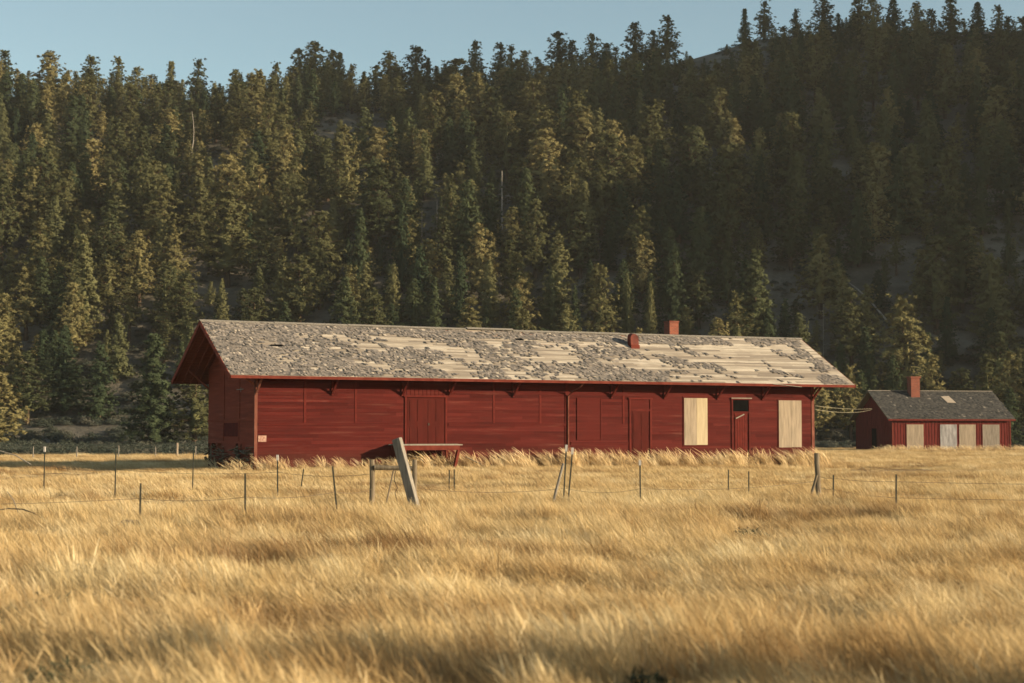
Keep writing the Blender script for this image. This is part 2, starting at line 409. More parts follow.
# trim on the front
for (u, z0, z1) in [(2.51, 2.42, WT), (5.13, 2.42, WT), (12.65, 2.42, WT), (15.32, 2.42, WT), (20.3, 2.42, WT)]:
    p = MB(); p.box(u - 0.06, u + 0.06, -0.037, -0.005, z0, z1); p.build('trim_board', M['red_dark'], wall_o)
for (u0, u1, zz) in [(0.16, 7.6, 2.33), (10.1, 16.85, 2.33), (17.1, 20.6, 1.37), (22.1, 27.1, 1.02), (28.5, 32.55, 1.02), (10.1, 20.5, 3.95), (0.16, 7.6, 4.55)]:
    p = MB(); p.box(u0, u1, -0.05, -0.005, zz - 0.055, zz + 0.055); p.box(u0, u1, -0.075, -0.005, zz + 0.055, zz + 0.085)
    p.build('belt_board', M['red'], wall_o)
for (u, m_) in ((0.0, 'red_corner'), (L - 0.15, 'red_corner')):
    p = MB(); p.box(u - (0.03 if u == 0 else 0), u + (0.12 if u == 0 else 0.185), -0.05, (0.10 if u == 0 else -.005), 0.2, WT)
    p.build('corner_board', M[m_], wall_o)
p = MB(); p.box(16.78, 17.0, -0.055, -0.005, 0.3, WT); p.build('corner_board', M['red_dark'], wall_o)
# board-and-batten strip above the openings under the eave
p = MB()
for u in np.arange(7.6, 10.2, 0.22): p.box(u, u + 0.20, -0.035, -0.005, 3.78, 4.6)
p.build('transom_boards', M['red'], wall_o)
# blind window panel
p = MB()
p.box(17.47, 17.55, -0.06, -0.004, 1.55, 3.75); p.box(18.88, 18.96, -0.06, -0.004, 1.55, 3.75)
p.box(17.55, 18.88, -0.055, -0.004, 3.67, 3.75); p.box(17.55, 18.88, -0.055, -0.004, 1.55, 1.63); p.box(17.55, 18.88, -0.034, -0.004, 1.63, 3.67)
p.build('covered_window', M['red'], wall_o)

# freight door
def door_frame(mb, u0, u1, z0, z1, wd=0.1, pr=0.07):
    mb.box(u0 - wd, u0, -pr, -0.004, z0, z1); mb.box(u1, u1 + wd, -pr, -0.004, z0, z1)
    mb.box(u0 - wd - 0.06, u1 + wd + 0.06, -pr - 0.03, -0.004, z1, z1 + wd)
fd = MB(); fd.box(7.85, 9.88, -0.04, -0.004, 1.2, 3.66)
for q0, q1 in ((7.88, 8.84), (8.88, 9.85)):
    for z0, z1 in ((1.24, 2.3), (2.42, 3.62)):
        w2 = (q1 - q0 - 0.3) / 2
        for kk in range(2):
            a = q0 + 0.1 + kk * (w2 + 0.1); fd.box(a, a + w2, -0.056, -0.04, z0 + 0.1, z1 - 0.06)
fdo = fd.build('freight_door', M['red_door'], D)
p = MB(); door_frame(p, 7.82, 9.92, 1.0, 3.70); p.build('frame', M['red_dark'], fdo)
p = MB(); p.box(8.98, 9.04, -0.09, -0.056, 2.3, 2.42); p.build('handle', M['steel'], fdo)
# small plain door
sdr = MB(); sdr.box(20.84, 21.82, -0.04, -0.004, 0.7, 3.07)
for z0, z1 in ((0.85, 1.6), (1.75, 2.95)):
    for a in (20.92, 21.38): sdr.box(a, a + 0.36, -0.055, -0.04, z0, z1)
sdo = sdr.build('door', M['red_door'], D); sdo['label'] = 'narrow plain red door with blank panel above'
p = MB(); door_frame(p, 20.74, 21.92, 0.6, 3.70); p.box(20.74, 21.92, -0.06, -0.004, 3.08, 3.2); p.build('frame', M['red_dark'], sdo)
p = MB(); p.box(20.76, 21.90, -0.03, -0.0045, 3.2, 3.7); p.build('upper_panel', M['red'], sdo)
# door with open transom
d2 = MB(); d2.box(27.36, 28.16, -0.035, -0.004, 0.65, 3.02)
for a in np.arange(27.36, 28.1, 0.16): d2.box(a + 0.01, a + 0.15, -0.05, -0.035, 0.7, 2.95)
d2o = d2.build('door', M['red_dark'], D); d2o['label'] = 'dark red door under an open black transom'
p = MB(); door_frame(p, 27.24, 28.28, 0.6, 3.74); p.box(27.24, 28.28, -0.07, -0.004, 3.02, 3.10); p.build('frame', M['red'], d2o)
p = MB(); p.box(27.1, 28.45, -0.13, -0.1, 3.80, 3.86); p.build('cap_board', M['plywood_grey'], d2o)
p = MB(); p.box(27.25, 28.27, -0.045, -0.035, 3.11, 3.73); p.build('transom_opening', M['black'], d2o)
p = MB(); p.bar((27.4, -0.09, 2.72), (27.95, -0.09, 2.95), 0.05, 0.06); p.build('nailed_stick', M['wood_grey'], d2o)
# boarded windows
def board(u0, u1, z0, z1, halves, label):
    o = MB(); o.box(u0 - 0.07, u1 + 0.07, -0.045, -0.004, z0 - 0.07, z1 + 0.07)
    wo = o.build('boarded_window', M['red'], D); wo['label'] = label
    for i, (a, b2, mm) in enumerate(halves):
        q = MB(); q.box(a, b2 - 0.004, -0.075 - 0.006 * i, -0.046, z0 + 0.01 * i, z1); q.build('plywood_sheet', M[mm], wo)
board(24.07, 25.56, 1.27, 3.81, [(24.07, 24.86, 'plywood'), (24.86, 25.56, 'plywood_pale')], 'boarded window with a grey and a bright sheet')
board(30.29, 31.83, 1.12, 3.74, [(30.29, 31.12, 'plywood'), (31.12, 31.83, 'plywood')], 'boarded window near the right corner')
p = MB(); p.box(0.17, 0.57, -0.05, -0.02, 1.5, 1.8); p.build('notice', M['notice'], wall_o)
# eave brackets
def eave_bracket(u, mm='red_dark'):
    p = MB()
    p.box(u - 0.05, u + 0.05, -0.10, -0.018, 3.75, WT)
    p.bar((u, -0.08, 3.85), (u, -0.95, 4.62), 0.09, 0.10, up=(1, 0, 0))
    p.box(u - 0.05, u + 0.05, -1.15, -0.10, 4.60, 4.68)
    return p.build('eave_bracket', M[mm], D)
for u in (3.89, 7.58, 10.15, 13.76, 19.56, 22.84, 26.24, 29.22): eave_bracket(u)
eave_bracket(0.06, 'red_corner'); eave_bracket(L - 0.06, 'red_trim')
# end brackets under the rake at both gables
for u, sg in ((0, -1), (L, 1)):
    for v in (0.06, W / 2, W - 0.06):
        zt = EZ + SL * (OV + min(v, W - v)) - 0.2
        p = MB(); p.bar((u + sg * 0.03, v, zt - 0.95), (u + sg * 1.1, v, zt - 0.05), 0.09, 0.1, up=(0, 1, 0))
        p.build('rake_bracket', M['red_trim'] if sg > 0 else M['soffit'], D)
# downspout with its curved head
p = MB(); p.tube([(17.35, -1.1, 4.55), (17.2, -0.9, 4.3), (17.02, -0.35, 4.05), (16.92, -0.12, 3.85), (16.92, -0.1, 3.4), (16.92, -0.1, 0.4)], 0.045, 8)
p.build('downspout', M['red_corner'], D)

# roof: two slopes of sheathing boards, shingles in patches, fascia, rafters
def slope_pt(u, s, side, h=0.0):
    """s = metres up the slope from the eave, h = metres off the deck"""
    sl = math.sqrt((W / 2 + OV) ** 2 + (RZ - EZ) ** 2)
    k = s / sl; ny, nz_ = -(RZ - EZ) / sl, (W / 2 + OV) / sl
    v = -OV + k * (W / 2 + OV) + ny * h; zz = EZ + k * (RZ - EZ) + nz_ * h
    if side < 0: v = W - v
    zz -= 0.05 * math.sin(math.pi * (u + GL) / (L + GL + GR)) * k           # the ridge has settled a little
    return (u, v, zz)
SLEN = math.sqrt((W / 2 + OV) ** 2 + (RZ - EZ) ** 2)
roof = MB()
for side in (1, -1):
    nb = 34; bw = SLEN / nb
    for k in range(nb):
        s0 = k * bw; s1 = s0 + bw - random.choice((.006, .012, .012, .02)); u = -GL
        while u < L + GR:
            u2 = min(u + random.uniform(3, 5), L + GR); h0 = random.uniform(0, 0.012); h1 = random.uniform(0, 0.015)
            lo = [slope_pt(u + .004, s0, side, -0.03), slope_pt(u2 - .004, s0, side, -0.03), slope_pt(u2 - .004, s1, side, -0.03), slope_pt(u + .004, s1, side, -0.03)]
            hi = [slope_pt(u + .004, s0, side, h0 + .004), slope_pt(u2 - .004, s0, side, h1 + .004), slope_pt(u2 - .004, s1, side, h1), slope_pt(u + .004, s1, side, h0)]
            if side > 0: roof.hexa(lo, hi)
            else: roof.hexa(lo[::-1], hi[::-1])
            roof.tone += [random.random()] * 6
            u = u2
roof_o = roof.build('roof', M['sheath'], D)
und = MB()
for side in (1, -1):
    a = [slope_pt(-GL + .02, 0.02, side, -0.075), slope_pt(L + GR - .02, 0.02, side, -0.075), slope_pt(L + GR - .02, SLEN - .03, side, -0.075), slope_pt(-GL + .02, SLEN - .03, side, -0.075)]
    b2 = [slope_pt(-GL + .02, 0.02, side, -0.034), slope_pt(L + GR - .02, 0.02, side, -0.034), slope_pt(L + GR - .02, SLEN - .03, side, -0.034), slope_pt(-GL + .02, SLEN - .03, side, -0.034)]
    if side > 0: und.hexa(a, b2)
    else: und.hexa(a[::-1], b2[::-1])
und.build('soffit', M['soffit'], roof_o)
for u in list(np.arange(-GL + 0.12, 0, 0.42)) + list(np.arange(L + 0.35, L + GR, 0.42)):
    for side in (1, -1):
        a = Vector(slope_pt(u, 0.1, side, -0.14)); b2 = Vector(slope_pt(u, SLEN - 0.1, side, -0.14)); rf = MB(); rf.bar(a, b2, 0.05, 0.12); rf.build('rafter', M['soffit'], roof_o)
fa = MB()
for v0 in (-OV - 0.03, W + OV):
    fa.box(-GL, L + GR, v0, v0 + 0.03, EZ - 0.13, EZ + 0.01)
fa.build('fascia', M['red_trim'], roof_o)
for u, mm in ((-GL - 0.035, 'red_gable'), (L + GR + 0.002, 'red_trim')):
    for side in (1, -1):
        p = MB(); lo = [slope_pt(u, 0, side, -0.2), slope_pt(u + .033, 0, side, -0.2), slope_pt(u + .033, SLEN, side, -0.2), slope_pt(u, SLEN, side, -0.2)]
        hi = [slope_pt(u, 0, side, 0.01), slope_pt(u + .033, 0, side, 0.01), slope_pt(u + .033, SLEN, side, 0.01), slope_pt(u, SLEN, side, 0.01)]
        p.hexa(lo, hi) if side > 0 else p.hexa(lo[::-1], hi[::-1])
        p.build('rake_board', M[mm], roof_o)

def cover(u, s):
    """how strongly a place on the front slope still holds its shingles: >0 covered"""
    a = noise.noise(Vector(((u + s * 0.9) / 1.9, s / 1.6, 4.2))) + 0.6 * noise.noise(Vector(((u + s * 0.8) / 0.75, s / 0.8, 8.8))) + 0.8 * noise.noise(Vector((u / 0.34, s / 0.22, 2.2)))
    x = (u + GL) / (L + GL + GR)
    bias = np.interp(x, [0, 0.13, 0.2, 0.35, 0.5, 0.6, 0.68, 0.72, 0.80, 1.0], [0.8, 0.38, -0.04, -0.14, -0.14, 0.0, -0.14, -0.34, -0.50, -0.58])
    if s > SLEN * 0.78: bias += 0.75 if x < 0.85 else 0.30
    if s < SLEN * 0.22 and x < 0.66: bias += 0.12
    if 0.94 < x < 0.985 and s < 1.0: bias += 1.25
    if x > 0.86 and abs((L + GR - u) - (0.6 + 0.12 * s)) < 0.4 and s > 1.6: bias += 0.9
    return a + bias
sh = MB()
for side in (1, -1):
    s = 0.02; row = 0
    while s < SLEN - 0.12:
        u = -GL + (0.07 if row % 2 else 0)
        while u < L + GR - 0.1:
            wd = random.uniform(0.11, 0.2)
            c_ = cover(u, s) if side > 0 else 1.0
            if c_ > 0 and random.random() < 0.965:
                lift = abs(random.gauss(0, 0.012)) + (0.03 * random.random() if random.random() < 0.3 else 0)
                tw = random.gauss(0, 0.012); ds = random.gauss(0, 0.012); ln = 0.26
                if c_ < 0.15: lift += 0.02; ds += random.uniform(-0.05, 0.05)
                h = 0.022
                a = slope_pt(u, s + ds, side, h + lift + tw + .012); b2 = slope_pt(u + wd - .012, s + ds + random.gauss(0, .01), side, h + lift - tw + .012)
                c2 = slope_pt(u + wd - .012, s + ds + ln, side, h - .002); d_ = slope_pt(u, s + ds + ln, side, h - .002)
                a0 = slope_pt(u, s + ds, side, h + lift + tw - .004); b0 = slope_pt(u + wd - .012, s + ds, side, h + lift - tw - .004)
                tn = min(1, max(0, random.gauss(0.5, 0.17))) if random.random() > 0.02 else 1.0
                if side > 0:
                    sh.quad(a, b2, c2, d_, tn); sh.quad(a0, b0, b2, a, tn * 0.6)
                else:
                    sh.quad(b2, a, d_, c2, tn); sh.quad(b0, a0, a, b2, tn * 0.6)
            u += wd
        s += 0.155; row += 1
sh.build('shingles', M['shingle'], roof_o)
rc = MB()                                                        # ridge boards, in lengths, some shifted
u = -GL - 0.05
while u < L + GR:
    u2 = min(u + random.uniform(2.5, 4.5), L + GR + .04); dz = random.uniform(-0.01, 0.025) + (0.06 if 10 < u < 13 else 0)
    for side in (1, -1):
        lo = [slope_pt(u, SLEN - 0.16, side, 0.045 + dz), slope_pt(u2 - .02, SLEN - 0.16, side, 0.045 + dz), slope_pt(u2 - .02, SLEN + .02, side, 0.045 + dz), slope_pt(u, SLEN + .02, side, 0.045 + dz)]
        hi = [slope_pt(u, SLEN - 0.16, side, 0.07 + dz), slope_pt(u2 - .02, SLEN - 0.16, side, 0.07 + dz), slope_pt(u2 - .02, SLEN + .02, side, 0.07 + dz), slope_pt(u, SLEN + .02, side, 0.07 + dz)]
        rc.hexa(lo, hi) if side > 0 else rc.hexa(lo[::-1], hi[::-1])
    u = u2
rc.build('ridge_board', M['wood_grey'], roof_o)
for (u, s, wd, hh) in ((1.2, 3.1, 0.75, 0.16), (15.3, 4.6, 0.5, 0.2)):         # holes torn in the roof
    q = MB(); lo = [slope_pt(u, s, 1, .012), slope_pt(u + wd, s, 1, .012), slope_pt(u + wd * .8, s + hh, 1, .012), slope_pt(u + wd * .1, s + hh * .8, 1, .012)]
    hi = [slope_pt(u, s, 1, .06), slope_pt(u + wd, s, 1, .065), slope_pt(u + wd * .8, s + hh, 1, .062), slope_pt(u + wd * .1, s + hh * .8, 1, .062)]
    q.hexa(lo, hi); q.build('roof_hole', M['black'], roof_o)
q = MB(); q.bar((29.0, -OV - 0.02, EZ + 0.0), (30.9, -OV - 0.05, EZ - 0.14), 0.12, 0.03, up=(0, 0, 1)); q.build('loose_board', M['wood_grey'], roof_o)
# vent and chimney
q = MB(); n = 12; rr = 0.25
prof = [(-rr, 0), (-rr, 0.75)] + [(-rr * math.cos(a), 0.75 + rr * math.sin(a)) for a in np.linspace(0.3, math.pi - 0.3, 9)] + [(rr, 0.75), (rr, 0)]
i = len(q.v)
for yy in (2.25, 2.6):
    q.v += [(22.35 + a - 0.0 + 0.06 * (1 - z / 1.0), yy, 6.35 + z + (0.05 if yy > 2.5 else 0)) for a, z in prof]
k = len(prof); q.f.append(tuple(i + j for j in range(k))); q.f.append(tuple(i + k + j for j in reversed(range(k))))
for j in range(k):
    l = (j + 1) % k; q.f.append((i + j, i + k + j, i + k + l, i + l))
vent_o = q.build('roof_vent', M['metal_red'], D); vent_o['label'] = 'rounded red metal vent hood on the front slope'
q = MB(); q.box(22.12, 22.66, 2.19, 2.249, 6.30, 6.75); q.build('hood_panel', M['red_trim'], vent_o)
q = MB(); q.box(25.86, 26.46, 4.2, 4.8, 6.4, 8.22); ch_o = q.build('chimney', M['brick'], D)
q = MB(); q.box(25.83, 26.49, 4.17, 4.83, 8.22, 8.30); q.build('cap', M['red_corner'], ch_o)

# ---------------------------------------------------------------- loading platform in front of the freight door
PL = empty('loading_platform', (D.matrix_basis @ Vector((8.4, -1.1, 0))).to_tuple(), 0.468)
tag(PL, 'low weathered plank loading platform with red beam and raked red leg before the freight door', 'loading platform')
q = MB()
for k in range(8):
    y0 = -0.45 + k * 0.185; dz = random.uniform(-.012, .02)
    q.box(-1.5 + random.uniform(-.12, .05), 1.72 + random.uniform(-.1, .12), y0, y0 + 0.17, 1.32 + dz, 1.37 + dz)
q.build('plank_deck', M['wood_grey'], PL)
q = MB(); q.box(-1.45, 1.65, -0.43, -0.34, 1.08, 1.318); q.box(-1.45, 1.65, 0.9, 0.98, 1.08, 1.318)
for u in (-1.3, 0.1, 1.5): q.box(u, u + .08, -0.34, 0.9, 1.1, 1.3)
q.build('beam', M['red_trim'], PL)
for a, b2 in (((1.58, -0.38, 1.08), (1.30, -0.42, -0.05)), ((-1.3, -0.38, 1.08), (-1.3, -0.4, -0.05)), ((0.2, 0.6, 1.08), (0.2, 0.6, -0.05)), ((1.5, 0.8, 1.08), (1.5, 0.8, -0.05))):
    q = MB(); q.bar(a, b2, 0.15, 0.13); q.build('leg', M['red_trim'], PL)
q = MB(); q.bar((1.9, -0.6, 0.75), (3.1, -0.3, 0.25), 0.12, 0.04); q.build('loose_plank', M['wood_dark'], PL); q = MB(); q.bar((-0.9, .2, .9), (0.6, .1, 0.3), 0.15, 0.05)
o = q.build('loose_plank', M['wood_dark'], PL)

# ---------------------------------------------------------------- small outbuilding
HB = empty('outbuilding', (37.26, 165, 0), R(12))
tag(HB, 'small dark red board outbuilding with grey shingle roof and brick chimney beyond the depot', 'building')
l2, w2_, ez, rz2, ov2 = 12.6, 8.68, 3.28, 6.15, 0.45
sl2 = (rz2 - ez) / (w2_ / 2 + ov2); wt2 = ez + sl2 * ov2 - 0.1
q = MB(); q.box(0, l2, 0, w2_, -0.2, wt2)
for s_ in (0.0, l2):
    i = len(q.v); q.v += [(s_, 0, wt2), (s_, w2_, wt2), (s_, w2_ / 2, rz2 - .1)]; q.f.append((i, i + 1, i + 2) if s_ > 0 else (i, i + 2, i + 1))
for u in np.arange(0, l2 + .1, 0.3): q.box(u - .03, u + .03, -0.03, -.001, 0, wt2); q.box(u - .03, u + .03, w2_ + .001, w2_ + .03, 0, wt2)
for v in np.arange(0.3, w2_, 0.3):
    top = ez + sl2 * (ov2 + min(v, w2_ - v)) - .12
    q.box(-0.03, -.001, v - .03, v + .03, 0, top); q.box(l2 + .001, l2 + .03, v - .03, v + .03, 0, top)
hw = q.build('wall', M['red_house'], HB)
for a_, b_2 in ((-0.05, .1), (l2 - .1, l2 + .05)):
    q = MB(); q.box(a_, b_2, -0.05, -.031, 0, wt2 - .1); q.build('corner_board', M['red_trim'], hw)
q = MB(); q.box(-0.012 - .03, -.032, 3.55, 4.75, 0.2, 2.4); do = q.build('doorway', M['black'], HB)
q = MB(); q.box(-0.07, -.033, 3.43, 3.54, 0.2, 2.5); q.box(-0.07, -.033, 4.76, 4.87, 0.2, 2.5); q.box(-0.07, -.033, 3.43, 4.87, 2.5, 2.6); q.build('frame', M['red_house'], do)
for (a, b2, mm, lb) in ((1.48, 3.26, 'plywood', 'boarded opening with tan plywood'), (5.04, 6.81, 'white_sheet', 'opening closed with a dirty white sheet'), (7.07, 8.83, 'plywood', 'boarded opening beside the white sheet'), (9.58, 11.4, 'plywood_grey', 'boarded opening with greyish board')):
    q = MB(); q.box(a - .08, b2 + .08, -.05, -.032, 0.2, 2.86); wo = q.build('boarded_window', M['red_house'], HB); wo['label'] = lb
    q = MB(); q.box(a, (a + b2) / 2 - .003, -.07, -.051, 0.35, 2.78); q.box((a + b2) / 2 + .003, b2, -.074, -.051, 0.35, 2.78); q.build('board', M[mm], wo)
q = MB()
def rp(u, s, side, h=0.0, sl_=None):
    ln = math.hypot(w2_ / 2 + ov2, rz2 - ez); k = s / ln
    v = -ov2 + k * (w2_ / 2 + ov2) - (rz2 - ez) / ln * h; zz = ez + k * (rz2 - ez) + (w2_ / 2 + ov2) / ln * h
    return (u, v if side > 0 else w2_ - v, zz)
ln2 = math.hypot(w2_ / 2 + ov2, rz2 - ez)
for side in (1, -1):
    lo = [rp(-.6, 0, side, -.08), rp(l2 + .35, 0, side, -.08), rp(l2 + .35, ln2, side, -.08), rp(-.6, ln2, side, -.08)]
    hi = [rp(-.6, 0, side, .0), rp(l2 + .35, 0, side, .0), rp(l2 + .35, ln2, side, .0), rp(-.6, ln2, side, .0)]
    q.hexa(lo, hi) if side > 0 else q.hexa(lo[::-1], hi[::-1])
ro2 = q.build('roof', M['wood_dark'], HB)
q = MB()
for side in (1, -1):
    s = 0.02
    while s < ln2 - .1:
        u = -.6
        while u < l2 + .25:
            wd = random.uniform(.14, .26); lift = abs(random.gauss(0, .018))
            bare = False
            if not bare:
                tn = min(1, max(0, random.gauss(.45, .22))); dz = random.gauss(0, .02)
                A = [rp(u, s + dz, side, .05 + lift), rp(u + wd - .015, s + dz, side, .05 + lift + random.gauss(0, .012)), rp(u + wd - .015, s + .3, side, .02), rp(u, s + .3, side, .02)]
                if side < 0: A = [A[1], A[0], A[3], A[2]]
                q.quad(*A, tn)
            u += wd
        s += .17
q.build('shingles', M['shingle_dark'], ro2)
lo = [rp(7.0, 3.2, 1, .004), rp(7.9, 3.2, 1, .004), rp(7.7, 4.5, 1, .004), rp(6.8, 4.4, 1, .004)]; hi = [rp(7.0, 3.2, 1, .1), rp(7.9, 3.2, 1, .1), rp(7.7, 4.5, 1, .1), rp(6.8, 4.4, 1, .1)]
q = MB(); q.hexa(lo, hi); q.build('bare_patch', M['sheath_plain'], ro2)
q = MB(); q.box(-.62, l2 + .37, w2_ / 2 - .12, w2_ / 2 + .12, rz2 + .02, rz2 + .09); q.build('ridge_board', M['wood_grey'], ro2)
q = MB(); q.box(-.6, l2 + .35, -ov2 - .03, -ov2, ez - .14, ez + .02); q.build('fascia', M['red_house'], ro2)
q = MB(); q.box(3.56, 4.5, 3.2, 4.1, 5.0, 7.45); co = q.build('chimney', M['brick'], HB)
q = MB(); q.box(3.48, 4.58, 3.12, 4.18, 7.45, 7.62); q.build('cap', M['brick'], co)
# overhead service wires between the two buildings
A = D.matrix_basis @ Vector((L + 0.1, -.05, 3.45)); B = Vector((37.26, 165, 0)) + Vector((math.sin(R(12)) * -4.3, math.cos(R(12)) * 4.3, 4.4)) + Vector((-0.1, 0, 0))
for dz, sag, lb in ((0, 0.12, 'upper pale service wire sagging from depot corner to outbuilding gable'), (-0.2, 0.25, 'lower pale service wire sagging from depot corner to outbuilding gable')):
    q = MB(); pts = []
    for k in range(17):
        s_ = k / 16; p = A.lerp(B, s_); pts.append((p.x, p.y, p.z + dz * (1 - s_ * .6) - sag * 4 * s_ * (1 - s_)))
    q.tube(pts, 0.014, 5); tag(q.build('overhead_wire', M['cable']), lb, 'wire', 'service wires between the buildings')

# ---------------------------------------------------------------- fences and posts
def t_post(x, y, h, label, tip=False, lean=(0, 0), r=0.022, grp='thin metal fence posts in the grass'):
    e = empty('fence_post', (x, y, field_z(x, y))); tag(e, label, 'fence post', grp)
    top = Vector((lean[0], lean[1], h)); q = MB()
    q.bar((0, 0, -0.2), top, 0.036, 0.008); q.bar((0, 0.012, -0.2), top + Vector((0, .012, 0)), 0.008, 0.035)
    for k in range(8):
        c_ = top * ((k + 2) / 10.0); q.box(c_.x - .012, c_.x + .012, c_.y - .016, c_.y - .004, c_.z - .008, c_.z + .008)
    q.build('shaft', M['steel'], e)
    if tip:
        q = MB(); a = top * 0.90; q.bar(a - Vector((0, .0, 0)), top + Vector((0, 0, .004)), 0.056, 0.05); q.build('white_tip', M['white_tip'], e)
    return e
def wood_post(name, x, y, h, w_, top, label, mm='wood_grey', grp=None, tilt=None, cat='fence post'):
    q = MB(); n = 9; pts = []; rad = []
    for k in range(7):
        s_ = k / 6; pts.append((top[0] * s_ + random.gauss(0, .004), top[1] * s_, -0.25 + (h + 0.25) * s_)); rad.append(w_ / 2 * (1.06 - .1 * s_) * random.uniform(.97, 1.03))
    q.tube(pts, rad, n); o = q.build(name, M[mm], None, (x, y, field_z(x, y))); tag(o, label, cat, grp); return o
TP = [(-14.13, 50.93, 1.49, 1, 'tall thin metal post with pale tip, leftmost in the row left of the depot'),
      (-10.86, 46.15, 1.42, 0, 'thin metal post standing left of the depot, second of its row from the left'),
      (-10.16, 53.66, 1.31, 0, 'thin metal post just left of the depot gable wall'),
      (-7.11, 32.26, 0.97, 0, 'short dark metal post near the low brown mound'),
      (-5.03, 31.85, 1.15, 0, 'dark metal post in front of the left end of the depot front'),
      (-5.92, 42.69, 1.35, 1, 'thin metal post with white tip before the depot front left part'),
      (3.03, 39.78, 1.21, 1, 'thin post with white tip before the small plain depot door'),
      (6.66, 51.99, 0.74, 0, 'very short thin post below the open transom door, left one'),
      (6.67, 47.55, 0.79, 0, 'short dark stake below the open transom door, right one'),
      (8.05, 42.33, 0.85, 0, 'short metal post just right of the braced wooden post'),
      (8.35, 36.74, 0.98, 0, 'rightmost dark metal post, in front of the outbuilding'),
      (-1.92, 51.46, 0.78, 0, 'thin short stake under the loading platform, left of a pair'),
      (-1.72, 50.42, 0.82, 0, 'thin short stake under the loading platform, right of a pair')]
for x, y, h, tp, lb in TP:
    t_post(x, y, h, lb, bool(tp), (random.uniform(-.02, .02), 0))
t_post(-3.42, 33.55, 1.25, 'leaning dark metal post left of the wooden rail', False, (-.15, 0))
t_post(-6.75, 53.66, 0.74, 'tiny leaning stake close to the depot wall', False, (.12, 0))
t_post(1.20, 40.22, 1.60, 'left of two crossing white tipped posts before the depot', True, (.10, 0))
t_post(1.28, 39.70, 1.53, 'right of two crossing white tipped posts before the depot', True, (.15, 0))
for x, y, h, lb in [(-34.46, 121.3, .99, 'far small post at field edge, leftmost of the far row'), (-31.32, 121.3, .99, 'far small post at field edge, second from left'), (-28.31, 121.3, 1.05, 'far small post at field edge, third from left'), (-25.66, 121.3, .95, 'far small post at field edge, fourth from left'), (-22.77, 121.3, .99, 'far small post nearest the depot gable at field edge')]:
    wood_post('fence_post', x, y, h, 0.08, (0, 0), lb, 'wood_grey', 'far posts at the field edge')
wood_post('fence_post', -25.33, 127.47, 1.15, 0.2, (0, 0), 'stouter pale wooden post at field edge left of the depot', 'plywood', 'far posts at the field edge')
# wooden rail assembly with the leaning post
wood_post('fence_post', -3.29, 39.65, 1.30, 0.125, (0, 0), 'upright weathered round post at left end of the wooden rail', 'wood_dark', 'upright posts of the rail')
wood_post('fence_post', -2.29, 39.6, 1.30, 0.115, (0, 0), 'upright weathered round post behind the leaning post', 'wood_dark', 'upright posts of the rail')
q = MB(); q.tube([(-3.23, 39.6, 1.10), (-2.8, 39.6, 1.09), (-2.34, 39.58, 1.08)], [.06, .055, .055], 8); tag(q.build('fence_rail', M['wood_dark']), 'short horizontal wooden rail between two upright posts', 'rail')
q = MB(); q.bar((-2.12, 38.72, -0.2), (-2.66, 38.9, 1.78), 0.25, 0.115, up=(-.64, -.77, 0), jitter=0.04)
o = q.build('leaning_post', M['wood_grey'], bevel=0.015); tag(o, 'thick squared grey post leaning left over the wooden rail', 'fence post')
q = MB(); q.tube([(-2.80, 39.9, 1.04), (-3.0, 39.9, 0.1)], .022, 6); tag(q.build('brace_stick', M['wood_dark']), 'thin stick leaning under the wooden rail', 'stick')
q = MB(); q.tube([(-2.75, 39.8, 1.02), (-2.78, 39.8, .8), (-2.7, 39.8, .62), (-2.76, 39.8, .5), (-2.7, 39.8, .3)], .009, 5); tag(q.build('loose_wire', M['wire']), 'loose twisted wire hanging from the wooden rail', 'wire')
q = MB(); q.tube([(1.20, 39.45, 1.2), (0.86, 39.52, -0.1)], [.03, .038], 7); tag(q.build('brace_stick', M['wood_grey']), 'grey stick leaning against the two crossing white tipped posts', 'stick')
wood_post('fence_post', 7.80, 42.83, 1.38, 0.14, (-.06, 0), 'stout dark wooden post with diagonal brace below the depot right corner', 'wood_dark')
q = MB(); q.tube([(7.72, 42.7, 0.85), (7.45, 42.6, 0.0)], [.035, .04], 7); tag(q.build('brace_stick', M['wood_dark']), 'diagonal brace against the stout post below the depot corner', 'stick')
# wires
def wire(pts, label, sag=.05, r=.0042):
    q = MB(); P_ = []
    for a, b2 in zip(pts[:-1], pts[1:]):
        for k in range(8):
            s_ = k / 8; P_.append((a[0] + (b2[0] - a[0]) * s_, a[1] + (b2[1] - a[1]) * s_, a[2] + (b2[2] - a[2]) * s_ - sag * 4 * s_ * (1 - s_)))
    P_.append(pts[-1]); q.tube(P_, r, 4); tag(q.build('fence_wire', M['wire']), label, 'wire', 'thin wires of the fence')
wire([(-17.5, 54.5, .95), (-14.13, 50.93, .95), (-10.86, 46.15, .92), (-5.92, 42.69, .92), (-3.29, 39.65, .95)], 'sagging wire left of the depot strung along the taller metal posts', .08)
wire([(-12, 31.0, .62), (-7.11, 32.26, .66), (-5.03, 31.85, .70), (-3.5, 33.55, .74), (-3.29, 39.65, .6)], 'low wire along the short dark posts at left', .06)
wire([(-2.29, 39.6, .62), (1.26, 40.0, .6), (3.03, 39.78, .6), (7.78, 42.83, .7)], 'wire running right from the leaning post to the stout post', .1)
wire([(7.78, 42.83, .82), (8.05, 42.33, .78), (8.35, 36.74, .85), (14.5, 35.5, .83)], 'wire from the stout post to the right picture edge', .03)
wire([(7.78, 42.83, .55), (8.05, 42.33, .5), (8.35, 36.74, .5), (14.5, 35.5, .5)], 'lower wire from the stout post to the right picture edge', .03)
